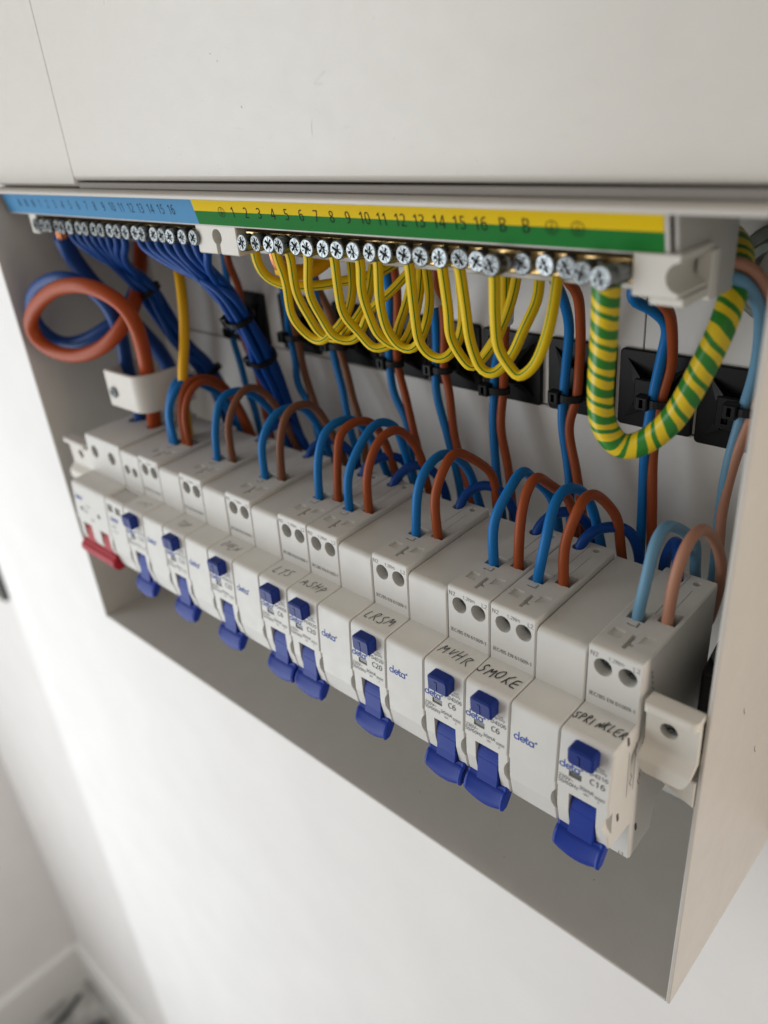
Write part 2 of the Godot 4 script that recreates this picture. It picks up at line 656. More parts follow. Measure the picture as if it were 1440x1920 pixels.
func cover() -> void:
	var t := thing("consumer_unit_cover", "raised cream steel cover with its rounded door above the open case", "cover", V(146, 123, -10))
	var o := -V(146, 123, -10)
	var f := put("cover_frame", boxm(V(-62, 122.6, -13), V(43.4, 290, -8), 1.0), "cover_paint", t, o)
	f.set_meta("label", "narrow fixed strip of the cover left of the door")
	put("door", solid(prism(outline([[124.8, -12], [124.8, -7, 2.6], [290, -7, 2.6], [290, -12]], 7), 44.0, 352, 0, 1.1)), "cover_paint", t, o)
	var marks := strokes([[Vector2(156, 163.2), Vector2(156.4, 163.0)], [Vector2(159.2, 161.0), Vector2(159.3, 160.6)], [Vector2(168, 147.6), Vector2(168.4, 147.0)]], 0.2, V(0, 0, -6.99), Vector3.RIGHT, Vector3.UP)
	var door: Node = t.get_node("door")
	put("scuff_mark", sheet(marks), "print_grey", door)
	var rubs := strokes([[Vector2(203.5, 151.5), Vector2(206, 153), Vector2(208.6, 154.4)], [Vector2(204, 151.2), Vector2(207, 151.4)], [Vector2(163, 141.3), Vector2(166, 141.0)], [Vector2(200, 138), Vector2(200.4, 142)], [Vector2(214, 139.6), Vector2(216.2, 139.8)]], 0.22, V(0, 0, -6.985), Vector3.RIGHT, Vector3.UP)
	put("scratch_mark", sheet(rubs), "paper", door)
	put("cover_back", boxm(V(-62, 121.9, -37), V(352, 290, -35)), "cover_paint", t, o)
	put("cover_edge", boxm(V(-62, 290.1, -37), V(352, 292, -8), 0.4), "cover_paint", t, o)
	put("cover_edge", boxm(V(352.1, 121.9, -37), V(354, 292, -8), 0.4), "cover_paint", t, o)
	put("cover_edge", boxm(V(-64, 121.9, -37), V(-62.1, 292, -8), 0.4), "cover_paint", t, o)
	put("cover_rail", boxm(V(-62, 121.7, -16), V(43, 124.6, -13.1), 0.2), "cover_paint", t, o)
	put("added_gap_strip", boxm(V(43.6, 121.65, -14), V(351.8, 124.0, -9.0), 0.3), "gap_strip_grey", t, o)  # added strip filling the dark gap; its grey imitates the lit top panel


# ------------------------------------------------------------------ terminal bars under the coloured label
func screw_mesh(head_r: float, head_len: float, shank: float) -> Array:
	# [head with a cross recess, threaded shank]; face at z = 0, the shank runs to -z
	var head := prism(disc(Vector2.ZERO, head_r, 26), -head_len, 0, 2, 0.35)
	var w := head_r * 0.15
	var l := head_r * 0.66
	var cuts := [box(V(-l, -w, -0.7), V(l, w, 1)), box(V(-w, -l, -0.7), V(w, l, 1)), prism(disc(Vector2.ZERO, head_r * 0.28, 12), -1.1, 1, 2)]
	for k in 4:
		var d := Vector2.from_angle(PI / 4 + k * PI / 2) * head_r
		var s := Vector2(-d.y, d.x).normalized() * head_r * 0.05
		cuts.append(prism(PackedVector2Array([d * 0.28 + s, d * 0.28 - s, d * 0.8 - s, d * 0.8 + s]), -0.35, 1, 2))
	var h := carve(head, cuts)
	var st := SurfaceTool.new()
	st.begin(Mesh.PRIMITIVE_TRIANGLES)
	var prof := PackedVector2Array([Vector2(0.0, -head_len + 0.1)])
	var r := head_r * 0.86
	var z := -head_len
	while z > -shank:
		prof.append(Vector2(r, z))
		prof.append(Vector2(r * 0.84, z - 0.35))
		z -= 0.7
	var t := PackedVector3Array()
	for i in prof.size() - 1:
		for k in 18:
			var a0 := TAU * k / 18.0
			var a1 := TAU * (k + 1) / 18.0
			var p := [V(cos(a0) * prof[i].x, sin(a0) * prof[i].x, prof[i].y), V(cos(a1) * prof[i].x, sin(a1) * prof[i].x, prof[i].y), V(cos(a0) * prof[i + 1].x, sin(a0) * prof[i + 1].x, prof[i + 1].y), V(cos(a1) * prof[i + 1].x, sin(a1) * prof[i + 1].x, prof[i + 1].y)]
			t.append_array([p[0], p[2], p[1], p[1], p[2], p[3]])
	return [h, solid(t)]


func carrier() -> void:
	var t := thing("terminal_carrier", "pale plastic carrier holding both terminal bars under the top edge", "terminal carrier", V(136, 99, -20))
	var o := -V(136, 99, -20)
	# label plate leaning back at its foot, then the hollow body
	var prof := outline([[120.0, -9.6], [119.9, -8.9, 0.3], [108.9, -11.4, 0.3], [108.7, -12.8], [112.4, -15], [112.4, -28, 1], [95.5, -30, 1], [95.5, -46, 1], [114.5, -46, 1], [119.6, -30]])
	put("carrier_body", solid(prism(prof, -42, 313, 0, 0.4)), "carrier_grey", t, o)
	put("end_plate", solid(prism(outline([[109.6, -12.4], [119.5, -10.2], [119.6, -30, 1], [116, -46, 1], [94, -46, 1], [94, -36], [105, -33], [107, -19]]), 313.1, 314.6, 0, 0.3)), "carrier_grey", t, o)
	put("end_plate", boxm(V(313.2, 96, -29), V(317.4, 108, -25), 0.5), "carrier_plastic", t, o)
	var cut := prism(disc(Vector2(316.2, 104.3), 3.6, 28), -30, 0, 2)
	put("end_block", carve(prism(rrect(304.2, 99.4, 316.2, 109.6, 0.5), -28, -10.2, 2, 0.4), [cut]), "carrier_plastic", t, o)
	put("end_block", boxm(V(308, 97.2, -29), V(316.8, 99.3, -12), 0.4), "carrier_plastic", t, o)
	var key := [prism(disc(Vector2(135.0, 105), 2.9, 24), -30, 0, 2), box(V(133.7, 94, -30), V(136.3, 105, 0))]
	put("centre_block", carve(prism(rrect(121.8, 98.6, 147.2, 109.8, 0.5), -27, -12, 2, 0.4), key), "carrier_plastic", t, o)
	put("centre_block", boxm(V(124, 99, -27.5), V(145, 108, -20), 0.2), "carrier_grey", t, o)
	put("end_block", boxm(V(-24, 99.5, -28), V(-16.2, 111, -13), 0.5), "carrier_plastic", t, o)
	# coloured label
	var e := V(0, 10.99, 2.5).normalized()
	var nrm := V(0, -2.5, 10.99).normalized()
	var foot := V(0, 109.1, -11.35) + nrm * 0.12
	var strip := func(x0: float, x1: float, a: float, b: float) -> ArrayMesh:
		var p: Vector3 = foot + e * a
		var q: Vector3 = foot + e * b
		return sheet(PackedVector3Array([V(x0, p.y, p.z), V(x0, q.y, q.z), V(x1, q.y, q.z), V(x0, p.y, p.z), V(x1, q.y, q.z), V(x1, p.y, p.z)]))
	var lb := put("blue_label", strip.call(-40.5, 126.4, 0.4, 10.6), "label_blue", t, o)
	var ly := put("yellow_label", strip.call(126.4, 311.6, 5.5, 10.6), "label_yellow", t, o)
	put("green_label", strip.call(126.4, 311.6, 0.4, 5.5), "label_green", t, o)
	var num := []
	var names := ["N", "N", "N"]
	for k in 16:
		names.append(str(k + 1))
	for k in names.size():
		var w := 1.0 if names[k].length() == 1 else 1.9
		num.append([names[k], foot + V(-23.0 + 7.44 * k - w * 1.1, 0, 0) + e * 3.6 + nrm * 0.05, 3.8, 0.8])
	put("numbers", text_mesh(num, Vector3.RIGHT, e), "print_black", lb)
	num = []
	for k in 18:
		var s := str(k + 1) if k < 16 else "B"
		var w := 1.0 if s.length() == 1 else 1.9
		num.append([s, foot + V(150.6 + 7.28 * k - w * 1.15, 0, 0) + e * 3.7 + nrm * 0.08, 3.8, 0.82])
	put("numbers", text_mesh(num, Vector3.RIGHT, e), "print_black", ly)
	for x in [143.4, 281.9, 289.3]:
		var mark := strokes([arc2(Vector2.ZERO, 1.75, 0, 360, 28), [Vector2(0, 1.3), Vector2(0, -0.1)], [Vector2(-1.1, -0.1), Vector2(1.1, -0.1)], [Vector2(-0.7, -0.6), Vector2(0.7, -0.6)], [Vector2(-0.3, -1.05), Vector2(0.3, -1.05)]], 0.2, foot + V(x, 0, 0) + e * 5.4 + nrm * 0.08, Vector3.RIGHT, e)
		put("earth_symbol", sheet(mark), "print_black", ly)
	# the bars and their screws
	var sm := screw_mesh(3.05, 4.2, 10.0)
	bar("earth_bar", "brass earth bar with bright screws below the yellow and green label", 149.5, 303.4, 153.4, 6.93, 22, sm)
	bar("neutral_bar", "brass neutral bar with bright screws below the blue label", -16, 121.4, -12.0, 7.0, 20, sm)


func bar(called: String, label: String, x0: float, x1: float, first: float, pitch: float, n: int, sm: Array) -> void:
	var mid := V((x0 + x1) / 2, 99, -20)
	var t := thing(called, label, "terminal bar", mid)
	var holes := []
	for k in n:
		holes.append(prism(disc(Vector2(first + pitch * k, -21), 2.3, 14), 90, 120, 1))
	put("bar", carve(box(V(x0, 101.0, -26.5), V(x1, 107.6, -14.6), 0.5), holes), "brass", t, -mid)
	# how far each screw is driven in
	var depth := [0.0, 0.7, 1.0, -0.2, 1.1, 0.2, 1.1, 0.8, 1.1, 1.5, 1.1, 2.1, 1.6, 2.0, 2.6, 1.4, -1.6, 2.9, 3.4, 2.6, -1.6, -4.6]
	for k in n:
		var z: float = -9.2 - (depth[k] if called == "earth_bar" else rng.randf_range(0.0, 1.6))
		var h := put("screw", sm[0], "zinc", t, V(first + pitch * k, 104.3, z) - mid)
		var lean := 1.0 if called == "earth_bar" else 0.35
		h.rotation = Vector3(rng.randf_range(-0.10, 0.08) * lean, rng.randf_range(-0.10, 0.10) * lean, rng.randf() * TAU)
		put("screw_shank", sm[1], "zinc", h)


# ------------------------------------------------------------------ the row of modules
const PD := {6: "PD4306", 16: "PD4316", 20: "PD4320", 32: "PD4332"}


func side_profile(top: float, face: float, r: float) -> PackedVector2Array:
	return outline([[top + 1.5, -48], [top, face, r], [-20.6, face + 0.9], [-21.3, 14.5, 2.0], [-43.0, 16.4, 0], [-43.3, 15.9, 0], [-52, 16.1], [-61.2, 14.6, 1.5], [-61.4, 1.2], [-79.4, 0.3, 0.8], [-77.4, -14, 1], [-66, -16.5, 1], [-64, -47]], 5)


func bite(x: float) -> PackedVector3Array:
	return prism(disc(Vector2(x, -50.4), 6.4, 30), 13.6, 30, 2)


# bowed pad along x, thick, its lower edge bellied in the middle and its foot swung outwards
func handle(x0: float, x1: float, top: float, foot: float, z: float, bow: float, thick: float, belly: float, swing: float) -> PackedVector3Array:
	var t := PackedVector3Array()
	var nx := 20
	var na := 20
	var out := []
	var inn := []
	for i in nx + 1:
		var f := float(i) / nx
		var edge := minf(f, 1 - f) * (x1 - x0)
		var flare := 0.3 * exp(-edge * 1.3)
		var shrink := 0.45 * exp(-edge * 5.0)
		var low := foot - belly * pow(sin(PI * clampf((f - 0.06) / 0.82, 0.0, 1.0)), 0.7)
		var ro := []
		var ri := []
		for k in na + 1:
			var g := float(k) / na
			var y := lerpf(top - shrink * 0.5, low + shrink * 0.5, g)
			var c := 1.0 - pow(absf(2.0 * g - 1.0), 2.2)
			var zz := z + swing * g + bow * c + flare - shrink - 0.5 * exp(-pow((g - 0.24) / 0.06, 2.0)) + (0.35 if f > 0.9 else 0.0)
			ro.append(V(lerpf(x0, x1, f), y, zz))
			ri.append(V(lerpf(x0, x1, f), y + 0.15 * (1 if k == na else 0), zz - thick * (0.45 + 0.55 * c)))
		out.append(ro)
		inn.append(ri)
	for i in nx:
		for k in na:
			t.append_array([out[i][k], out[i + 1][k], out[i + 1][k + 1], out[i][k], out[i + 1][k + 1], out[i][k + 1]])
			t.append_array([inn[i][k], inn[i + 1][k + 1], inn[i + 1][k], inn[i][k], inn[i][k + 1], inn[i + 1][k + 1]])
		for k in [0, na]:
			var q := [out[i][k], inn[i][k], inn[i + 1][k], out[i + 1][k]]
			t.append_array([q[0], q[1], q[2], q[0], q[2], q[3]] if k == 0 else [q[0], q[2], q[1], q[0], q[3], q[2]])
	for i in [0, nx]:
		for k in na:
			var q := [out[i][k], out[i][k + 1], inn[i][k + 1], inn[i][k]]
			t.append_array([q[0], q[1], q[2], q[0], q[2], q[3]] if i == 0 else [q[0], q[2], q[1], q[0], q[3], q[2]])
	return t


func half_barrel(x0: float, x1: float) -> PackedVector3Array:
	return prism(disc(Vector2(-51.5, 6.2), 9.4, 40), x0, x1, 0, 0.2)


func neck(x0: float, x1: float) -> PackedVector3Array:
	return prism(outline([[-49.5, 12.0], [-50.5, 15.7, 1.5], [-57.2, 16.2, 1.2], [-60, 16.9], [-61.5, 12.0]]), x0, x1, 0, 0.3)


func logo(at: Vector3, h: float) -> PackedVector3Array:
	# four round lower-case letters (x-height h) and a small triangle
	var w := h * 0.2
	var r := h * 0.42
	var l := []
	l.append(arc2(Vector2(r, r), r, 0, 360, 20))
	l.append([Vector2(2 * r, 0.02), Vector2(2 * r, h * 1.5)])
	var x := h * 1.14
	l.append(arc2(Vector2(x + r, r), r, -42, -360, 18))
	l.append([Vector2(x, r), Vector2(x + 2 * r, r)])
	x = h * 2.25
	l.append([Vector2(x, h * 1.28), Vector2(x, h * 0.26)])
	l.append(arc2(Vector2(x + h * 0.24, h * 0.26), h * 0.24, 180, 290, 8))
	l.append([Vector2(x - h * 0.2, h * 0.86), Vector2(x + h * 0.34, h * 0.86)])
	x = h * 2.72
	l.append(arc2(Vector2(x + r, r), r, 0, 360, 20))
	l.append([Vector2(x + 2 * r, 0.02), Vector2(x + 2 * r, h * 0.86)])
	var t := strokes(l, w, at, Vector3.RIGHT, V(0, 1, -0.088))
	var a := at + V(h * 3.74, h * 0.9, -0.05)
	t.append_array([a, a + V(h * 0.24, h * 0.42, -0.02), a + V(h * 0.48, 0, 0)])
	return t


var glyph := {
	"A": [[0, 0, 0.4, 1, 0.8, 0], [0.15, 0.35, 0.7, 0.4]], "E": [[0.7, 1, 0.05, 0.95, 0, 0.5, 0, 0, 0.75, 0.05], [0, 0.5, 0.6, 0.55]], "H": [[0, 0, 0.1, 1], [0.6, 0, 0.7, 1], [0.05, 0.45, 0.65, 0.55]],
	"I": [[0.1, 0, 0.15, 0.9]], "K": [[0, 0, 0.1, 1], [0.7, 1, 0.1, 0.5, 0.7, 0]], "L": [[0.1, 1, 0, 0, 0.6, 0.05]], "M": [[0, 0, 0.2, 1, 0.45, 0.3, 0.75, 1, 0.85, 0]],
	"N": [[0, 0, 0.1, 0.95, 0.6, 0.05, 0.7, 1]], "O": [[0.4, 1, 0.05, 0.8, 0, 0.4, 0.2, 0.05, 0.5, 0, 0.75, 0.4, 0.65, 0.85, 0.4, 1]], "P": [[0, 0, 0.1, 1, 0.55, 0.95, 0.6, 0.65, 0.08, 0.5]],
	"R": [[0, 0, 0.1, 1, 0.55, 0.95, 0.55, 0.65, 0.1, 0.5, 0.7, 0]], "S": [[0.65, 0.9, 0.35, 1, 0.1, 0.8, 0.2, 0.55, 0.5, 0.45, 0.55, 0.2, 0.3, 0, 0, 0.1]], "T": [[0.35, 0, 0.4, 0.95], [0, 0.9, 0.8, 1]],
	"V": [[0, 1, 0.3, 0, 0.7, 1]], "C": [[0.65, 0.85, 0.35, 1, 0.05, 0.6, 0.15, 0.1, 0.6, 0.1]],
}


func handwritten(word: String, at: Vector3, w: float, h: float, pen: float) -> PackedVector3Array:
	var l := []
	var x := 0.0
	var adv := w / word.length()
	for ch in word:
		var dy := rng.randf_range(-0.12, 0.12)
		var sc := rng.randf_range(0.85, 1.1)
		for s in glyph[ch]:
			var pts := []
			for i in range(0, s.size(), 2):
				pts.append(Vector2(x + (s[i] + s[i + 1] * 0.34 + rng.randfn(0.0, 0.055)) * adv * 0.86, (s[i + 1] * sc + dy + rng.randfn(0.0, 0.06)) * h * 0.82))
			# soften the polyline a little
			var soft := [pts[0]]
			for i in range(1, pts.size() - 1):
				soft.append(pts[i].lerp(pts[i - 1], 0.22))
				soft.append(pts[i].lerp(pts[i + 1], 0.22))
			soft.append(pts[pts.size() - 1])
			l.append(soft)
		x += adv * rng.randf_range(0.92, 1.08)
	return strokes(l, pen * 0.86, at, Vector3.RIGHT, V(0, 0.062, -1).normalized())


func terminal_cuts() -> Array:
	var c := []
	for x in [5.2, 13.1]:
		c.append(prism(disc(Vector2(x, -5.8), 3.0, 28), -7, 10, 2))
	c.append(box(V(2.6, -7, -23.2), V(8.6, 9, -17.0)))
	c.append(box(V(11.0, -7, -26.4), V(16.6, 9, -20.2)))
	# moulded marks on the top: two square sinks, a T slot, small hooks
	c.append(box(V(2.2, 0.1, -10.6), V(6.2, 9, -6.6)))
	c.append(prism(PackedVector2Array([Vector2(11.6, -7.6), Vector2(16.2, -9.4), Vector2(15.0, -12.6), Vector2(11.6, -11.6)]), 0.35, 9, 1))
	c.append(box(V(8.5, -0.9, -10.5), V(9.9, 9, -3.2)))
	c.append(box(V(8.5, -0.9, -6.6), V(11.2, 9, -5.2)))
	c.append(box(V(4.4, -0.6, -14.8), V(7.6, 9, -13.9)))
	c.append(box(V(7.2, -0.6, -16.6), V(8.0, 9, -13.9)))
	c.append(box(V(8.85, 0.3, -47), V(9.1, 9, -23)))
	c.append(box(V(12.7, 0.9, -40), V(12.9, 9, -27)))
	c.append(prism(disc(Vector2(6.0, -43.4), 2.3, 18), -6, 9, 1))
	c.append(prism(disc(Vector2(12.4, -44.2), 1.25, 16), -6, 9, 1))
	return c


var parts := {}


func shared_parts() -> void:
	var body := prism(side_profile(0.6, 0.3, 1.2), 0.14, MW - 0.14, 0, 0.45)
	var cuts := terminal_cuts()
	cuts.append(box(V(4.3, -80, 4.0), V(13.7, -44.6, 40)))
	cuts.append(box(V(4.0, -37.5, 15.2), V(8.3, -35.2, 40)))
	cuts.append(bite(MW + 4.4))
	parts.breaker = carve(body, cuts)
	var blank := prism(side_profile(-1.5, 0.5, 2.4), 0.14, MW - 0.14, 0, 0.45)
	parts.blank = carve(blank, [bite(MW + 4.4)])
	parts.barrel = solid(half_barrel(4.6, 13.4))
	parts.neck = solid(neck(4.7, 13.3))
	parts.handle = solid(handle(0.2, 16.8, -58.4, -67.2, 13.6, 1.7, 4.4, 2.0, 4.6))
	parts.ridge = boxm(V(0.4, -58.6, 11.0), V(16.6, -57.2, 14.3), 0.35)
	var btn := prism(rrect(4.9, -29.2, 13.5, -22.9, 1.3), 13, 19.0, 2, 0.6)
	parts.button = carve(btn, [box(V(9.0, -28.2, 18.7), V(9.35, -24.6, 30)), box(V(8.2, -24.9, 18.7), V(9.35, -24.55, 30))])
	parts.window = boxm(V(4.05, -37.45, 15.0), V(8.25, -35.25, 15.5))
	parts.screw = screw_mesh(2.75, 1.5, 3.0)[0]
	parts.logo = sheet(logo(V(0.8, -35.0, 15.76), 1.85))
	parts.logo_blank = sheet(logo(V(2.0, -34.2, 15.68), 2.0))
	parts.standard = text_mesh([["N2", V(1.0, -2.9, 0.45), 1.6], ["1.2Nm", V(6.8, -2.7, 0.45), 1.35, 0.9], ["L2", V(14.6, -2.9, 0.45), 1.6], ["IEC/BS EN 61009-1", V(1.4, -17.2, 1.15), 1.4, 0.93]])
	parts.on = text_mesh([["I-ON", V(6.0, -47.4, 14.75), 1.7]], Vector3.RIGHT, V(0, 1, -0.55))
	for amp in [6, 16, 20, 32]:
		var k := 0.086
		var at := func(x: float, y: float) -> Vector3:
			return V(x, y, 16.5 - (y + 43.0) * k + 0.06)
		parts["rating_%d" % amp] = text_mesh([["Test", at.call(13.0, -29.6), 0.9], ["Regularly", at.call(11.0, -30.9), 0.9], [PD[amp], at.call(9.6, -33.0), 1.5], ["C%d" % amp, at.call(11.0, -36.3), 2.15], ["230V~", at.call(0.7, -39.3), 1.35], ["50/60Hz", at.call(0.7, -41.0), 1.35], ["30mA", at.call(7.8, -40.1), 1.35], ["6000", at.call(13.1, -40.6), 1.05], ["3", at.call(14.0, -41.8), 0.8], ["I\u0394n", at.call(9.4, -41.4), 0.8]], Vector3.RIGHT, V(0, 1, -k).normalized())


func breaker(slot: int, word: String, amp: int, label: String, word_x: float, word_w: float, word_h: float, pen: float) -> void:
	var x := (slot - 1) * MW
	var t := thing("circuit_breaker", label, "circuit breaker", V(x, 0, 0), "breakers with blue levers")
	put("body", parts.breaker, "module_plastic", t)
	for hx in [5.2, 13.1]:
		var sc := put("terminal_screw", parts.screw, "zinc", t, V(hx, -5.8, -2.6 - rng.randf() * 1.2))
		sc.rotation.z = rng.randf() * TAU
	put("test_button", parts.button, "button_blue", t)
	put("indicator_window", parts.window, "window_grey", t)
	var lv := put("lever", parts.barrel, "lever_blue", t)
	put("lever_neck", parts.neck, "lever_blue", lv)
	put("lever_handle", parts.handle, "lever_blue", lv)
	put("lever_ridge", parts.ridge, "lever_blue", lv)
	put("lever_lettering", parts.on, "button_blue", lv)
	put("logo", parts.logo, "print_blue", t)
	put("rating_print", parts["rating_%d" % amp], "print_grey", t)
	put("standard_print", parts.standard, "print_grey", t)
	var hw := put("handwriting", sheet(handwritten(word, V(word_x, -20.92, 6.9 + word_h * 0.5), word_w, word_h, pen)), "marker_ink", t)
	hw.position.y += 0.00012


func blank(slot: int, label: String) -> void:
	var t := thing("blank_module", label, "blank module", V((slot - 1) * MW, 0, 0), "plain spacer modules between breakers")
	put("body", parts.blank, "module_plastic", t)
	put("logo", parts.logo_blank, "print_blue", t)


func modules() -> void:
	shared_parts()
	main_switch()
	status_module()
	blank(5, "plain spacer module between the leftmost blue-levered breaker and the next")
	blank(7, "plain spacer module left of the breaker marked OVEN")
	blank(9, "plain spacer module between the breakers marked OVEN and LTS")
	blank(12, "plain spacer module between the breakers marked ASHP and LRSM")
	blank(14, "plain spacer module between the breakers marked LRSM and MVHR")
	blank(17, "plain spacer module left of the breaker marked SPRINKLER")
	breaker(4, "IPC", 16, "blue-levered breaker directly right of the two-eyed status module", 5.0, 9.0, 4.4, 0.24)
	breaker(6, "TOP", 32, "blue-levered breaker marked TOP, second from the red main switch", 4.5, 8.5, 5.5, 0.28)
	breaker(8, "OVEN", 32, "blue-levered breaker with OVEN pencilled on its ledge", 3.2, 11.0, 5.0, 0.3)
	breaker(10, "LTS", 6, "blue-levered C6 breaker marked LTS, joined left of ASHP", 3.4, 9.5, 5.4, 0.34)
	breaker(11, "ASHP", 20, "blue-levered C20 breaker marked ASHP, joined right of LTS", 2.0, 13.2, 5.0, 0.36)
	breaker(13, "LRSM", 20, "blue-levered C20 breaker marked LRSM between two plain spacers", 2.5, 13.2, 5.4, 0.38)
	breaker(15, "MVHR", 6, "blue-levered C6 breaker marked MVHR, joined left of SMOKE", 1.5, 14.0, 5.0, 0.38)
	breaker(16, "SMOKE", 6, "blue-levered C6 breaker boldly marked SMOKE", 0.8, 15.6, 4.6, 0.5)
	breaker(18, "SPRINKLER", 16, "blue-levered C16 breaker marked SPRINKLER at the right end", 0.6, 16.8, 3.9, 0.42)
	# printed wiring diagram and moulded pips on the bare right flank of the last breaker
	var last: Node3D = get_node("circuit_breaker_008")
	var l := []
	for z in [1.5, 5.5, -6.0]:
		l.append([Vector2(-z, -28), Vector2(-z, -46)])
	for s in [[2.5, -30], [-1.5, -27], [-3.5, -38], [2.0, -42]]:
		l.append([Vector2(s[0], s[1]), Vector2(s[0] + 0.8, s[1] - 2), Vector2(s[0] - 0.7, s[1] - 3), Vector2(s[0] + 0.6, s[1] - 5.5)])
	for k in 5:
		l.append([Vector2(4.0 + k * 0.7, -4.5 - k * 2.4), Vector2(5.4 + k * 0.6, -5.0 - k * 2.4), Vector2(4.6 + k * 0.5, -6.2 - k * 2.4), Vector2(5.6, -6.6 - k * 2.4)])
	put("wiring_print", sheet(strokes(l, 0.22, V(MW - 0.09, 0, 0), Vector3.FORWARD, Vector3.UP)), "print_grey", last)
	for q in [[-22.8, 6.6], [-15.5, 0.0 - 3.0], [-50.5, 10.2], [-66.5, -3.0]]:
		put("moulded_pip", solid(prism(outline([[q[0] - 1.6, q[1] - 0.8, 0.3], [q[0] - 1.8, q[1] + 0.3, 0.3], [q[0] + 1.6, q[1] + 0.9, 0.3], [q[0] + 1.6, q[1] - 0.1, 0.3]], 3), MW - 0.3, MW + 0.05, 0)), "print_grey", last)
	put("terminal_print", text_mesh([["L1", V(14.2, -78.6, 0.55), 1.4]]), "print_grey", last)


func main_switch() -> void:
	var t := thing("main_switch", "double-width main switch with a red lever bar at the left end", "main switch", V(0, 0, 0))
	var w := MW * 2
	var cuts := []
	for x in [8.0, 25.6]:
		cuts.append(prism(disc(Vector2(x, -8.2), 3.5, 28), -7, 10, 2))
	for x in [4.6, 22.4]:
		cuts.append(box(V(x, -80, 4.0), V(x + 8.8, -44.6, 40)))
	for x in [6.0, 24.0]:
		cuts.append(prism(disc(Vector2(x + 4, -26), 4.2, 20), -8, 9, 1))
	cuts.append(bite(w + 4.4))
	put("body", carve(prism(side_profile(0.6, 0.3, 1.2), 0.14, w - 0.14, 0, 0.45), cuts), "module_plastic", t)
	for x in [8.0, 25.6]:
		put("terminal_screw", parts.screw, "zinc", t, V(x, -8.2, -4.0))
	var lv := put("lever", solid(handle(0.2, w - 0.4, -55.0, -64.6, 14.8, 3.6, 7.0, 0.4, 1.6)), "lever_red", t)
	for x in [0.2, 18.0]:
		put("lever_neck", parts.neck, "lever_red", lv, V(x, 0, 0))
		put("lever_barrel", parts.barrel, "lever_red", lv, V(x, 0, 0))
	put("indicator_window", boxm(V(6.4, -36.6, 15.3), V(8.6, -34.8, 16.05)), "window_grey", t)
	put("indicator_window", boxm(V(24.4, -36.6, 15.3), V(26.6, -34.8, 16.05)), "window_grey", t)
	put("logo", sheet(logo(V(2.4, -30.6, 15.4), 1.9)), "print_blue", t)
	put("rating_print", text_mesh([["100A", V(9.5, -37.0, 16.1), 1.4], ["AC-22A", V(12, -33.4, 15.8), 1.1], ["ON", V(16.6, -40.5, 16.35), 1.5]]), "print_grey", t)


func status_module() -> void:
	var t := thing("status_module", "pale status module with two dark square windows beside the main switch", "status module", V(MW * 2, 0, 0))
	var cuts := []
	for x in [4.6, 11.8]:
		cuts.append(prism(disc(Vector2(x, -10.5), 2.5, 24), -7, 10, 2))
	cuts.append(box(V(0.9, -22.3, 2.6), V(16.9, -10, 12.6)))
	cuts.append(box(V(2.0, -28.4, 14.2), V(7.0, -24.4, 40)))
	cuts.append(box(V(9.4, -28.4, 14.2), V(14.4, -24.4, 40)))
	cuts.append(bite(MW + 4.4))
	put("body", carve(prism(side_profile(-0.8, 0.3, 1.4), 0.14, MW - 0.14, 0, 0.45), cuts), "module_plastic", t)
	put("ledge_plate", boxm(V(1.2, -22.2, 2.9), V(16.6, -21.9, 12.3)), "carrier_grey", t)
	for x in [2.0, 9.4]:
		put("status_window", boxm(V(x + 0.1, -28.3, 13.8), V(x + 4.9, -24.5, 14.6), 0.2), "window_grey", t)
	put("logo", sheet(logo(V(3.0, -33.4, 15.65), 1.9)), "print_blue", t)
	put("rating_print", text_mesh([["Type 2", V(3.0, -37.4, 16.05), 1.3], ["Uc 275V~", V(3.0, -39.8, 16.25), 1.1]]), "print_grey", t)


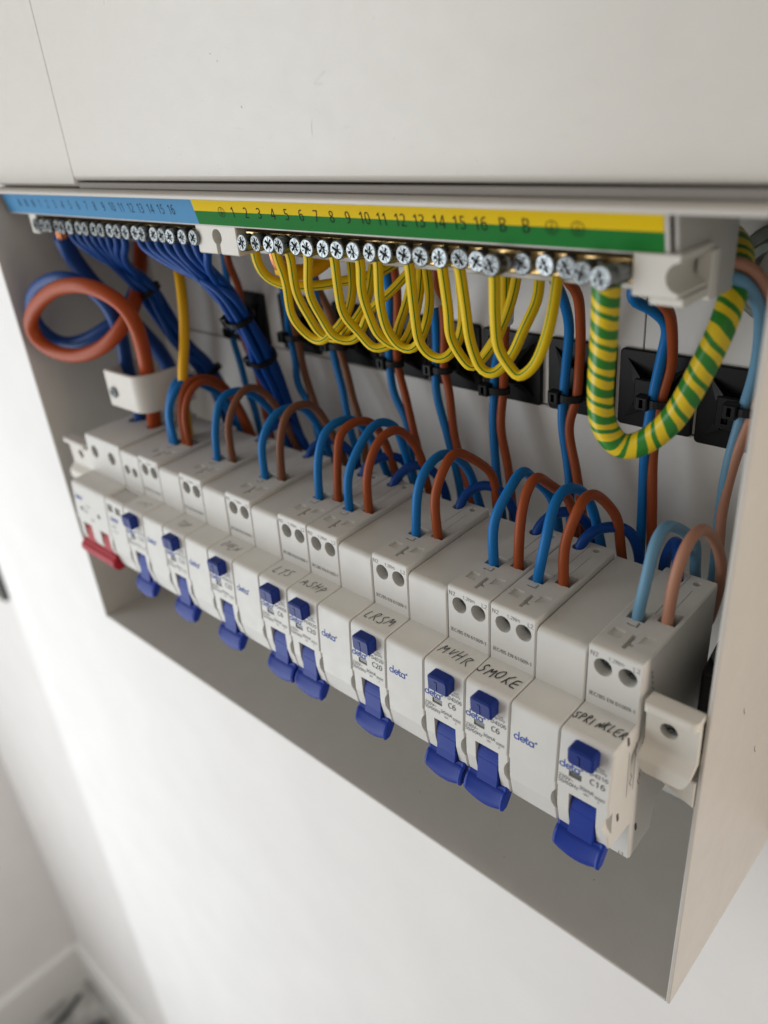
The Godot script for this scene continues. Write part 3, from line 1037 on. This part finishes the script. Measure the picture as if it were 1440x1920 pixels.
# ------------------------------------------------------------------ tie mounts on the back plate
func mounts() -> void:
	var spec := [
		[33.5, 32.2, "black tie mount behind the second blue neutral bundle, leftmost of the row"], [73.6, 34.0, "black tie mount second from the left, beside the blue bundle"],
		[113.2, 33.6, "black tie mount under the first yellow earth loops, carrying the LTS cable"], [143.4, 33.2, "black tie mount carrying the ASHP cable behind the earth loops"], [173.0, 32.6, "black tie mount carrying the LRSM cable"],
		[202.4, 32.2, "black tie mount under the last yellow earth loop, MVHR cable"], [233.6, 32.2, "black tie mount left of the thick striped earth cable, SMOKE cable"],
		[263.4, 32.2, "black tie mount framed by the thick striped earth cable"], [292.6, 31.0, "black tie mount at the right end against the side panel"]]
	var plate := solid(prism(rrect(0, 0, 28, 28.5, 1.6), 0, 1.8, 2, 0.4))
	var saddle := carve(prism(rrect(8.2, 8.6, 19.8, 20.0, 0.8), 1.8, 6.4, 2, 0.5), [box(V(4, 12.0, 2.6), V(24, 16.4, 5.0)), box(V(11.6, 4, 2.6), V(16.4, 24, 5.0)), box(V(10.4, 10.6, 5.0), V(12.6, 12.6, 9))])
	var fin := func(c: Vector2, d: Vector2) -> PackedVector3Array:
		# a ramp that falls from the saddle towards a corner of the plate
		var s := Vector2(-d.y, d.x)
		var a := c + s * 1.6
		var b := c - s * 1.6
		var e := c + d * 8.6
		return PackedVector3Array([V(a.x, a.y, 1.7), V(a.x, a.y, 6.0), V(b.x, b.y, 6.0), V(a.x, a.y, 1.7), V(b.x, b.y, 6.0), V(b.x, b.y, 1.7), V(a.x, a.y, 6.0), V(e.x, e.y, 1.75), V(b.x, b.y, 6.0), V(a.x, a.y, 1.7), V(e.x, e.y, 1.75), V(a.x, a.y, 6.0), V(b.x, b.y, 1.7), V(b.x, b.y, 6.0), V(e.x, e.y, 1.75), V(a.x, a.y, 1.7), V(b.x, b.y, 1.7), V(e.x, e.y, 1.75)])
	var ramps := []
	for d in [Vector2(1, 1), Vector2(-1, 1), Vector2(1, -1), Vector2(-1, -1)]:
		ramps.append(solid(fin.call(Vector2(14, 14.3) + d * 5.0, d.normalized())))
	for s in spec:
		var z := BACK + 0.05
		var t := thing("tie_mount", s[2], "tie mount", V(s[0], s[1], z), "cable tie mounts on the back plate")
		put("plate", plate, "black_plastic", t)
		put("saddle", saddle, "black_plastic", t)
		for r in ramps:
			put("ramp", r, "black_plastic", t)


func tie(c: Vector3, n: Vector3, rx: float, ry: float, label: String, along := Vector3.RIGHT) -> void:
	# band in the plane across n, long radius rx along `along`, with its ratchet head
	var t := thing("cable_tie", label, "cable tie", c, "black cable ties")
	var ax := (along - n * along.dot(n)).normalized()
	var ay := n.cross(ax)
	var tri := PackedVector3Array()
	var q := []
	for k in 25:
		var a := TAU * k / 24
		var e := ax * cos(a) * rx + ay * sin(a) * ry
		var f := ax * cos(a) * (rx + 0.9) + ay * sin(a) * (ry + 0.9)
		q.append([e - n * 1.3, f - n * 1.3, f + n * 1.3, e + n * 1.3])
	for k in 24:
		for j in 4:
			tri.append_array([q[k][j], q[k][(j + 1) % 4], q[k + 1][(j + 1) % 4], q[k][j], q[k + 1][(j + 1) % 4], q[k + 1][j]])
	put("band", solid(tri), "black_plastic", t)
	var b := put("tie_head", carve(box(V(-2.2, -2.4, -2.1), V(2.2, 2.4, 2.1), 0.4), [box(V(-0.7, -1.5, -5), V(0.7, 1.5, 5))]), "black_plastic", t)
	b.basis = Basis(ax, n, ax.cross(n)).orthonormalized()
	b.position = (-ax * (rx * 0.8) + ay * (ry * 0.5 + 1.2) * (1.0 if ay.z > 0 else -1.0)) * S


# ------------------------------------------------------------------ wiring
func circuit(slot: int, word: String, blue: Array, brown: Array, mb: String, mr: String, hb: float, hr: float, zb: float, zr: float) -> void:
	# out of the top of the breaker, over in an arch, down behind it, then up the back plate to the top
	var x := (slot - 1) * MW
	for k in 2:
		var sx := x + (5.7 if k == 0 else 13.6)
		var z0 := -18.4 if k == 0 else -21.6
		var h := (hb if k == 0 else hr) + rng.randf_range(-1.2, 1.2)
		var zp := zb if k == 0 else zr
		var run: Array = blue if k == 0 else brown
		var low: Vector3 = run[run.size() - 1]
		var j := rng.randf_range(-0.7, 0.7)
		var pts := [V(sx, -6, z0), V(sx, 1.0, z0), V(sx + j * 0.4, h * 0.55, z0 - 1.4), V(sx + j, h * 0.9, lerpf(z0, zp, 0.5)), V(sx + j, h, zp), V(sx + j, h * 0.85, zp - 8.5), V(sx + 0.6, h * 0.45, -52.5), V(sx + 1.0, -2, -57.2), V(lerpf(sx, low.x, 0.3), -18, -60), V(lerpf(sx, low.x, 0.7), -26, -63), V(low.x, minf(low.y - 8, -18), -65.5)]
		for i in run.size():
			pts.append(run[run.size() - 1 - i])
		if run[0].y < 92:
			pts.append(V(run[0].x + 1.5, 95, run[0].z + 2))
			pts.append(V(run[0].x + 2.0, 108, run[0].z + 2))
		wire("blue_wire" if k == 0 else "brown_wire", pts, 1.78, mb if k == 0 else mr, ("%s wire arching over the back of the %s" % ["blue" if k == 0 else "brown", word]), "circuit wires of the breakers")


func wires() -> void:
	circuit(4, "leftmost blue-levered breaker", [V(65.2, 84.3, -62), V(51.9, 60.8, -70), V(43.5, 39, -75), V(49.4, 26, -72), V(58.1, 13.9, -68), V(66.3, 4.4, -65)], [V(70.5, 82.2, -62), V(60.4, 64.3, -70), V(54.1, 40.4, -75), V(61.8, 27.9, -72), V(69.8, 18.8, -68), V(75.6, 6.2, -65)], "wire_blue", "wire_brown", 31, 31, -31, -36)
	circuit(6, "breaker marked TOP", [V(108.1, 72.8, -62), V(97.5, 60.1, -70), V(90.1, 47.7, -75), V(93, 35.1, -73), V(99.5, 23.3, -70), V(108.6, 12.1, -67), V(115, -2.8, -65)], [V(112.7, 73.2, -62), V(102.1, 58.1, -70), V(95.5, 43, -75), V(100.3, 28.1, -73), V(107.7, 16.5, -70), V(114.8, 7.7, -67), V(119.9, -1.7, -65)], "wire_blue", "wire_brown_dull", 30, 31, -34, -38)
	circuit(8, "breaker marked OVEN", [V(129, 74.7, -62), V(124.1, 60.5, -70), V(121.3, 46.5, -75), V(125.1, 34.7, -73), V(131.1, 23.5, -70), V(136.7, 9.6, -67), V(140.1, -5.4, -65)], [V(130.1, 77.1, -62), V(129.1, 61.1, -70), V(126.8, 44.7, -75), V(131.3, 33.1, -73), V(137.7, 22.1, -70), V(143.3, 11, -67), V(148.2, -3.4, -65)], "wire_blue", "wire_brown_dull", 29, 30.5, -36, -37)
	circuit(10, "breaker marked LTS", [V(174.7, 89.3, -60), V(167.3, 74.5, -68), V(160.3, 56.6, -74), V(158, 41.7, -75), V(163.9, 29.2, -71), V(170.4, 16.4, -68), V(174.8, -2.5, -66), V(178.7, -14.4, -65)], [V(179.3, 89.6, -60), V(171.2, 74.9, -68), V(164.1, 57.1, -74), V(161.9, 42.3, -75), V(168.7, 30, -71), V(176.1, 17.6, -68), V(181.4, 1.8, -66), V(185.2, -12.5, -65)], "wire_blue", "wire_brown", 31, 31, -35, -36)
	circuit(11, "breaker marked ASHP", [V(197, 85, -60), V(191.2, 72.6, -68), V(186.5, 55.4, -74), V(185.1, 43.5, -75), V(188.1, 33.2, -72), V(193.8, 16.2, -69), V(199.2, -1.3, -66), V(204.5, -14.7, -65)], [V(201.4, 85.3, -60), V(195.5, 73, -68), V(190.5, 55.9, -74), V(189.2, 44.2, -75), V(192.5, 34, -72), V(198.7, 17.3, -69), V(205.2, 2.8, -66), V(210.5, -10.4, -65)], "wire_blue", "wire_brown", 29.5, 30, -40, -38)
	circuit(13, "breaker marked LRSM", [V(230.9, 80.3, -60), V(221.7, 65.2, -70), V(215.7, 48.3, -75), V(213.9, 39.2, -75), V(217, 25.3, -71), V(220.3, 8.4, -68), V(224.8, -14.1, -66)], [V(233.8, 80.6, -60), V(225.1, 65.6, -70), V(219.5, 48.9, -75), V(217.8, 39.9, -75), V(220.1, 26, -71), V(224.6, 9.5, -68), V(229.4, -7.7, -66)], "wire_blue", "wire_brown", 28.5, 29.5, -35, -34)
	circuit(15, "breaker marked MVHR", [V(252.5, 89.7, -58), V(252.5, 83.2, -64), V(250, 70.1, -72), V(247.5, 53.1, -76), V(246.1, 42.9, -75), V(247.6, 31.5, -72), V(252.5, 14.4, -68), V(256.6, -6.4, -66)], [V(256.5, 90, -58), V(256.6, 83.6, -64), V(255.1, 68.8, -72), V(252.4, 53.8, -76), V(250.3, 41.5, -75), V(251.4, 32.3, -72), V(257.1, 15.6, -68), V(262.1, -2.4, -66)], "wire_blue", "wire_brown", 28.5, 30, -36, -34)
	circuit(16, "breaker marked SMOKE", [V(279.9, 85, -60), V(282.5, 81.9, -64), V(284.7, 74.4, -70), V(283.6, 63.9, -74), V(281.5, 48.3, -75), V(281.7, 31.1, -71), V(283.5, 9.9, -68), V(284.1, -15.7, -66)], [V(287.7, 85.7, -60), V(288.2, 79.5, -66), V(287.2, 71.1, -72), V(286.2, 59.4, -75), V(284.5, 47, -75), V(284.9, 29.9, -71), V(287.5, 11.1, -68), V(288.6, -11.8, -66)], "wire_blue", "wire_brown", 26.5, 28.5, -37, -35)
	circuit(18, "breaker marked SPRINKLER", [V(310.5, 96.5, -44), V(313.1, 97.4, -46), V(316, 95, -50), V(318.3, 84.7, -58), V(316, 67.8, -68), V(311.5, 49.8, -74), V(309.7, 32, -71), V(310.2, 15.9, -68), V(311.8, 0.9, -66)], [V(309.3, 99.5, -46), V(312.3, 100.8, -47), V(316.1, 98.5, -51), V(318.9, 89.5, -60), V(317.5, 73.9, -70), V(314.4, 53.5, -75), V(313.3, 34.8, -71), V(311.1, 16.1, -68), V(311.2, 2.8, -66)], "wire_blue_pale", "wire_brown_pale", 27, 26.5, -32, -35)
	# second pair, into the status module
	wire("blue_wire", [V(55.6, -6, -18.8), V(55.6, 1, -18.8), V(54.4, 17, -20), V(54.6, 28.5, -26), V(55.2, 31, -33), V(56, 26, -41), V(57, 12, -52), V(57, -12, -58)], 1.78, "wire_blue", "second blue wire pressed against the leftmost breaker's blue arch")
	wire("brown_wire", [V(63.4, -6, -21.6), V(63.4, 1, -21.6), V(62.6, 17, -23), V(62.6, 28.6, -29), V(63.2, 31.4, -36), V(64, 26, -45), V(65, 12, -54), V(65, -12, -59)], 1.78, "wire_brown", "second brown wire pressed against the leftmost breaker's brown arch")
	# green and yellow earth wires: down from the bar in a loop and up behind it
	var loops := [
		[V(159.8, 100.2, -19), V(159.1, 97.1, -20), V(156.7, 86.9, -23.3), V(154.7, 73.6, -27.3), V(158.3, 65.7, -30.3), V(164.2, 64.3, -32.1), V(171.4, 70.2, -34.7), V(175.6, 75.8, -36.9), V(176.5, 83.7, -39.7), V(172.3, 95.2, -44)],
		[V(166.8, 100.6, -19), V(166.4, 97.7, -20.1), V(162, 84.3, -24.8), V(162.5, 72.6, -29.1), V(165, 66.4, -31.7), V(171, 65.4, -33.8), V(178.2, 70.5, -36.7), V(182.8, 80.1, -40.8), V(182.2, 92.6, -46)],
		[V(176.9, 101.1, -19), V(176.3, 98.8, -19.9), V(170.9, 86.6, -23.9), V(170.1, 75.4, -27.8), V(173.2, 67.6, -30.9), V(178.6, 65.3, -33), V(182.3, 67.9, -34.5), V(187.8, 76.1, -38), V(194.6, 83.8, -41.8), V(202, 92, -46)],
		[V(191.4, 102.1, -18), V(190.5, 98.9, -19.2), V(186.8, 89.3, -22.4), V(185.2, 78.5, -26), V(188.8, 70.5, -29.2), V(194.4, 65.3, -32), V(200, 67, -33.9), V(202.9, 73.1, -36.3), V(203.6, 80.5, -39.2), V(204.5, 92.6, -44)],
		[V(203.7, 101.5, -18), V(203, 98.7, -19.1), V(198.3, 87.2, -23.3), V(197.4, 76.3, -27.2), V(198.8, 69.2, -30), V(203.5, 66.9, -32.1), V(207.5, 72.5, -34.8), V(209.5, 83, -39.3), V(207.6, 93.7, -44)],
		[V(212, 101.6, -18), V(211.2, 99.1, -19), V(206.1, 85.8, -23.7), V(204.2, 74.3, -27.7), V(207.1, 67.9, -30.5), V(212.2, 67.7, -32.4), V(214.8, 75.1, -35.6), V(214.8, 83.5, -39.1), V(209.6, 94.7, -44)],
		[V(225.3, 101.8, -18), V(224.8, 99.2, -18.9), V(220.5, 85, -23.6), V(219.6, 73.4, -27.3), V(222.9, 67.3, -29.8), V(227.3, 67.1, -31.3), V(230.3, 72.1, -33.3), V(231.2, 80.4, -36.5), V(225.7, 94.5, -42)],
		[V(238.7, 101.4, -18), V(238.2, 98.9, -18.9), V(235.1, 86.7, -22.8), V(233.9, 74.6, -26.5), V(237, 66.1, -29.5), V(241.4, 65.3, -31), V(245.3, 72.3, -33.8), V(247.5, 80.4, -36.8), V(244.6, 94.1, -42)],
		[V(246, 101.6, -17), V(245.9, 99.2, -17.7), V(244.1, 88.1, -20.8), V(243.7, 76.6, -23.8), V(245.8, 67.3, -26.4), V(249.7, 65.5, -27.6), V(254.1, 70.8, -29.6), V(258.5, 80.2, -32.6), V(261, 88.8, -35.4), V(260, 96.9, -38)],
		[V(259.2, 101.3, -16), V(259.1, 98.9, -16.5), V(257, 87.7, -18.7), V(256.9, 76.5, -20.9), V(259, 69.4, -22.3), V(262.4, 67.9, -23.1), V(266.7, 71.3, -24.1), V(270.1, 80.9, -26.2), V(271.3, 89.2, -28), V(271.3, 97.8, -30)],
		[V(250.9, 97.0, -40), V(249.9, 87.2, -37.9), V(247, 77.3, -35.3), V(243.5, 69, -33.2), V(239.5, 65.1, -32), V(236, 66, -31)]]
	var nth := ["first", "second", "third", "fourth", "fifth", "sixth", "seventh", "eighth", "ninth", "tenth"]
	for k in loops.size():
		var l := "yellow earth wire looping below the bar, %s loop from the left" % nth[k] if k < 10 else "yellow earth wire rising behind the last two loops"
		wire("earth_wire", loops[k], 1.68, "wire_earth", l, "yellow and green earth wires")
	wire("earth_wire", [V(146.3, 101, -20), V(144.6, 96.5, -21.3), V(143.8, 89.1, -25.1), V(149.8, 85.3, -29.3), V(160.2, 83.7, -35), V(171.7, 84.7, -41.3), V(181.8, 88, -47.3), V(188.8, 91.8, -52), V(194, 97, -55)], 1.9, "wire_earth", "yellow earth wire running level behind the first loops", "yellow and green earth wires")
	# bare copper conductor in a yellow sleeve at the left end of the earth bar
	var cu := thing("stranded_earth_conductor", "thick orange-yellow conductor with bare copper strands at the earth bar's left", "wire", V(156, 95, -20))
	put("sleeve", tube([V(155.6, 93.0, -23.2), V(155.6, 91.4, -25.5), V(157, 89.8, -29.6), V(159.5, 89.8, -35.4), V(161.4, 93.6, -44)], 3.0), "wire_yellow", cu, V(-0.4, -2.0, -3.2))
	for k in 9:
		var a := TAU * k / 9
		var s := V(cos(a) * 1.6, 0, sin(a) * 1.6)
		put("copper_strand", tube([V(157.4, 101, -19.6) + s * 0.6, V(156.6, 97, -21) + s, V(155.8, 92.6, -23.8) + s * 1.1], 0.75, 8), "copper", cu, V(157.4, 101, -19.6) + s * 0.6 - V(156, 95, -20))
	# thick tape-wound main earth
	wire("main_earth_cable", [V(293.9, 101.5, -17), V(293.1, 95.8, -18.4), V(290.9, 81.7, -22.1), V(288.6, 66.4, -25.7), V(289, 55.8, -28.1), V(293.8, 49.7, -30.1), V(300.2, 52.1, -32), V(306.7, 59.7, -34.6), V(311.2, 71.9, -38.3), V(314.2, 83.9, -42.5), V(313.7, 92.7, -50), V(311.5, 97.2, -58), V(308, 100.9, -64), V(303.6, 102.5, -70), V(297, 103.1, -78)], 3.75, "tape_earth", "thick green and yellow striped earth cable hanging in a loop", "", 9.6)
	# main tails
	wire("brown_tail", [V(25.0, -6, -27), V(25.8, -1.8, -27), V(29.4, 10.3, -26.5), V(34.0, 26.1, -25.5), V(43.8, 46.8, -21), V(51.3, 60.9, -16), V(50.1, 70.2, -13), V(41.5, 76.8, -9), V(28.7, 79.6, -5), V(6.7, 76.4, -3), V(-17.7, 66.4, -2), V(-32.1, 55.7, -2), V(-33, 46.7, -3), V(-23.9, 40.4, -6), V(-5.6, 39.3, -10), V(13.2, 44.8, -15), V(25.5, 53.3, -20), V(29.4, 60.8, -26), V(24.1, 66.4, -34), V(11.5, 73.4, -46), V(-2.7, 84, -58), V(-12, 100, -66)], 3.7, "wire_tail_brown", "thick orange-brown mains tail coiled in a loop at the left")
	wire("blue_tail", [V(11.2, -4, -28), V(12.1, 13.8, -28), V(9.7, 26.8, -28), V(12.9, 40.6, -27), V(16.6, 52.8, -25), V(18.5, 66.2, -21), V(12.2, 75.5, -16), V(1.1, 79.5, -10.5), V(-15.8, 76, -7.5), V(-30.6, 68.3, -6.5), V(-39.2, 55.9, -7), V(-38.3, 47.2, -10), V(-31.6, 41.3, -15), V(-16, 43.1, -20), V(-3.3, 49.1, -27), V(4, 56, -36), V(2, 70, -50), V(-8, 95, -64)], 3.7, "wire_blue_tail", "thick dark blue mains tail coiled behind the orange-brown loop")
	wire("blue_neutral_link", [V(-8.5, 97.0, -20), V(-11.6, 86.9, -24), V(-13.1, 71.5, -32), V(-10.2, 58.8, -40), V(-6.8, 42.1, -50), V(-2.2, 23.8, -58), V(-6.3, 0.4, -64), V(-8, -20, -66)], 4.4, "wire_blue_tail", "thickest blue link running from the neutral bar's left end down behind")
	var nk := thing("bare_copper_end", "bare copper strands of the thick blue link under the neutral bar", "wire end", V(-8.3, 98, -20))
	for k in 8:
		var a := TAU * k / 8
		var s := V(cos(a) * 2.2, 0, sin(a) * 2.2)
		put("copper_strand", tube([V(-7.3, 102, -19.6) + s * 0.6, V(-8.4, 98, -20.2) + s, V(-9.2, 94.5, -21.5) + s * 1.1], 1.0, 8), "copper", nk, V(-7.3, 102, -19.6) + s * 0.6 - V(-8.3, 98, -20))
	wire("yellow_wire", [V(41, 96, -54), V(43.4, 85.3, -50), V(49.3, 76.3, -46), V(56.5, 63, -40), V(58.1, 48.5, -36), V(58.9, 33.9, -31), V(57.2, 16.2, -29), V(58.6, 1.0, -27), V(58.6, -6, -27)], 2.5, "wire_yellow", "single bright yellow wire dropping behind the blue bundles")
	# blue neutrals, gathered by ties into two bundles
	var gather1 := [V(25, 72, -40), V(22.1, 56.8, -47), V(25.6, 39.3, -54), V(33, 25.2, -60), V(40.3, 6.4, -64), V(44, -14, -66)]
	var gather2 := [V(96.5, 76.7, -36), V(96.1, 63.7, -43), V(95.3, 50.2, -50), V(93.4, 35.2, -56), V(94, 17.4, -61), V(95, -9.5, -64)]
	for b in 2:
		var path: Array = gather1 if b == 0 else gather2
		var n := 8
		for k in n:
			var sx := (2.0 + 7.0 * k if b == 0 else 65.0 + 7.0 * k)
			var a := TAU * k / (n - 1)
			var off := V(cos(a) * 3.6, 0, sin(a) * 3.6) if k < n - 1 else Vector3.ZERO
			var pts := [V(sx, 102, -20.5), V(sx - 0.3, 96.5, -21.0), V(lerpf(sx, path[0].x, 0.42), 89.5 - absf(sx - path[0].x) * 0.06, -26)]
			for i in path.size():
				var loose := 1.0 + (0.5 if i == path.size() - 1 else 0.0) + (0.18 if i == 0 or i == 3 else 0.0)
				pts.append(path[i] + off * loose)
			wire("neutral_wire", pts, 1.75, "wire_blue_dark", "thin blue neutral wire, %s from left, fanning from the %s bundle" % [["first", "second", "third", "fourth", "fifth", "sixth", "seventh", "eighth"][k], ["left", "right"][b]], "thin blue neutral wires of the %s bundle" % ["left", "right"][b])
	tie(V(24.2, 68.5, -41.5), V(-0.15, 0.9, 0.35).normalized(), 6.4, 6.4, "black tie round the left blue bundle, below the neutral bar")
	tie(V(36, 22, -61), V(-0.3, 0.85, 0.3).normalized(), 6.4, 6.4, "black tie low on the left blue bundle")
	tie(V(95.9, 62.5, -44), V(0.05, 0.9, 0.4).normalized(), 6.2, 6.2, "upper black tie round the right blue bundle")
	tie(V(94.2, 40.5, -54.3), V(0.05, 0.92, 0.37).normalized(), 6.2, 6.2, "lower black tie round the right blue bundle")
	# short dark blue leads out of the back of the breaker tops
	for s in [[6, "breaker marked TOP"], [8, "breaker marked OVEN"], [10, "breaker marked LTS"], [11, "breaker marked ASHP"], [13, "breaker marked LRSM"], [15, "breaker marked MVHR"], [16, "breaker marked SMOKE"], [18, "breaker marked SPRINKLER"]]:
		var x: float = (s[0] - 1) * MW + 6.0
		var d := -0.85 if s[0] == 18 else 1.0
		var pts := [V(x, -5, -43.4), V(x, 1.6, -43.8), V(x + 1.4 * d, 6.2, -47.5), V(x + 5 * d, 8.2, -53), V(x + 10.5 * d, 5, -58), V(x + 14 * d, -5, -61), V(x + 15 * d, -22, -62)]
		wire("neutral_lead", pts, 1.95, "wire_blue_dark", "short dark blue lead curling from the rear of the %s" % s[1], "short dark blue neutral leads")
	# ties holding the circuit pairs to the mounts
	tie(V(46.5, 41, -75.6), V(0.1, 0.98, 0.1).normalized(), 5.6, 2.9, "black tie on the leftmost tie mount")
	tie(V(93, 45.0, -75.0), Vector3.UP, 5.4, 2.9, "black tie round the blue and dull brown pair, second tie mount")
	tie(V(124.2, 45, -75), Vector3.UP, 5.4, 2.9, "black tie round the pair below the first earth loops")
	tie(V(160.0, 42.2, -75), Vector3.UP, 4.8, 2.9, "black tie round the LTS cable pair")
	tie(V(187.2, 43.6, -75), Vector3.UP, 4.8, 2.9, "black tie round the ASHP cable pair")
	tie(V(216.0, 39.8, -75), Vector3.UP, 4.8, 2.9, "black tie round the LRSM cable pair under the loops")
	tie(V(248.4, 42.6, -75), Vector3.UP, 5.0, 2.9, "black tie left of the thick striped earth cable")
	tie(V(283.0, 47.0, -75), Vector3.UP, 4.8, 2.9, "black tie inside the loop of the thick striped earth cable")
	tie(V(312.6, 50.0, -74.6), Vector3.UP, 4.8, 2.9, "black tie round the pale blue and pale brown pair")
	# white outer sheath ends of two cables
	for s in [[V(199, 96, -56), V(195.6, 82, -62.5), V(193.4, 74, -67), "white cable sheath end behind the seventh earth loop"], [V(233.5, 90, -54), V(230.5, 80, -61), V(226, 70.5, -67), "white cable sheath end behind the last earth loop"]]:
		var o := put("cable_sheath", tube([s[0], s[1], s[2]], 3.3), "sheath_white", self, s[0])
		tag(o, s[3], "cable sheath")


# ------------------------------------------------------------------ small fittings
func small_things() -> void:
	# clamp over the mains tails
	var t := thing("tail_clamp", "white saddle clamp with one screw over the two mains tails", "cable clamp", V(29, 14, -20))
	var o := V(4, 0, 0) - V(29, 14, -20)
	var outer := outline([[4, -44], [5.2, -14.2, 2.0], [37.5, -14.6, 9], [41, -44], [38.7, -44], [35.2, -16.9, 7], [7.4, -16.5, 1.2], [6.2, -44]], 7)
	put("saddle", solid(prism(outer, 13.5, 33.0, 1, 0.5)), "carrier_plastic", t, o)
	var sc := put("clamp_screw", screw_mesh(2.9, 1.4, 3.0)[0], "zinc", t, V(13.0, 22, -12.9) + o)
	sc.rotation.z = 0.5
	# brackets that hold the module row at each end
	for side in 2:
		var x0 := 322.0 if side == 0 else -34.0
		var x1 := 337.6 if side == 0 else -9.0
		var zb := 0.0 if side == 0 else -4.5
		var b := thing("end_bracket", "white fixing bracket with a screw hole %s" % ["right of the breaker marked SPRINKLER" if side == 0 else "left of the main switch"], "bracket", V(x0, -34, 0), "fixing brackets at the ends of the breaker row")
		var p := outline([[-9.8, -3.2], [-9.6, 3.4, 1.2], [-12.4, 3.6, 1.0], [-13.0, 0.4, 1.5], [-26, 0.0, 2.0], [-29.5, 4.0, 2.0], [-34.0, 4.6, 0.6], [-34.2, 3.0, 0.5], [-30, 2.0, 1.5], [-27.4, -1.9, 1.0], [-12.2, -1.6, 0.3], [-11.6, -3.2]], 4)
		put("bracket_plate", carve(prism(p, x0, x1, 0, 0.0), [prism(disc(Vector2(329.0 if side == 0 else -22.0, -18.6), 2.7, 26), -8, 9, 2), corner(x0, -34.4, 1, 1, 5.0, 2, -8, 9), corner(x1, -34.4, -1, 1, 5.0, 2, -8, 9), corner(x0, 3.75, 1, -1, 2.6, 1, -14, -8), corner(x1, 3.75, -1, -1, 2.6, 1, -14, -8)]), "carrier_plastic", b, V(0, 0, zb) - V(x0, -34, 0))
		var hs := put("fixing_screw", screw_mesh(2.5, 1.2, 2.0)[0], "zinc", b, V(329.0 if side == 0 else -22.0, -18.6, -1.6 + zb) - V(x0, -34, 0))
		hs.rotation.z = 0.7
		if side == 0:
			put("bracket_foot", solid(prism(outline([[327.5, -40.6, 0.4], [330, -38.5], [331.5, -35.0, 0.5], [337.6, -35.0], [337.6, -45]]), -14, -1.5, 2, 0.3)), "carrier_plastic", b, -V(x0, -34, 0))
	# blanked gland in the gap by the right side panel
	var g := thing("cable_gland", "black gland with a round grey cap in the gap beside the right panel", "cable gland", V(331, -20, -40))
	put("gland_body", solid(prism(outline([[322, -62, 1], [337.4, -62, 1], [337.4, -24, 1], [327, -24, 1.5]]), -48, -14, 1, 0.6)), "black_plastic", g, -V(331, -20, -40))
	put("gland_cap", solid(prism(disc(Vector2(331.8, -34), 5.5, 28), -13.9, -12.6, 1, 0.3)), "dull_zinc", g, -V(331, -20, -40))
	# galvanised conduit bush on the back plate, upper right
	var cb := thing("conduit_bush", "galvanised conduit bush on the back plate behind the pale wires", "conduit bush", V(312, 88, BACK))
	var hole := prism(disc(Vector2(315, 90), 8.5, 32), -100, 0, 2)
	put("lock_ring", carve(prism(disc(Vector2(315, 90), 15.5, 36), BACK + 0.1, BACK + 3.2, 2, 0.5), [hole]), "dull_zinc", cb, -V(312, 88, BACK))
	put("bush", carve(prism(disc(Vector2(315, 90), 11.5, 30), BACK + 3.2, BACK + 9, 2, 0.6), [hole]), "dull_zinc", cb, -V(312, 88, BACK))
	# small white cable clip low behind the left bundle
	var cl := put("cable_clip", boxm(V(0, 0, 0), V(12, 9, 4), 0.6), "carrier_plastic", self, V(26, 16, -52))
	tag(cl, "small white clip half hidden behind the left blue bundle", "cable clip")
	# on the floor in the corner
	var fy := -1735.0
	var cab := put("floor_cable", tube([V(-1060, fy + 4, -60), V(-1040, fy + 4, 0), V(-1035, fy + 4, 80), V(-1060, fy + 4, 160), V(-1075, fy + 4, 300)], 5.0), "print_black", self, V(-1060, fy + 4, -60))
	tag(cab, "dark cable lying on the floor by the side wall", "cable")
	var pp := put("paper_sheet", boxm(V(0, 0, 0), V(300, 3, 260), 0.5), "paper", self, V(-900, fy + 3, 10))
	pp.rotation.y = 0.35
	tag(pp, "white sheet of paper lying on the floor", "paper")
	var sc2 := put("cloth_scrap", solid(prism(outline([[0, 0, 8], [70, 10, 10], [90, 60, 12], [30, 80, 10], [-10, 40, 8]]), 0, 16, 1, 5.0)), "print_grey", self, V(-960, fy + 1, -70))
	tag(sc2, "crumpled dark scrap on the floor near the paper", "scrap")
	var ft := put("wall_fitting", boxm(V(-706, -424, -107.5), V(-634, -338, -98), 3.0), "window_grey")
	tag(ft, "dark fitting on the recessed wall at the photo's left edge", "wall fitting")
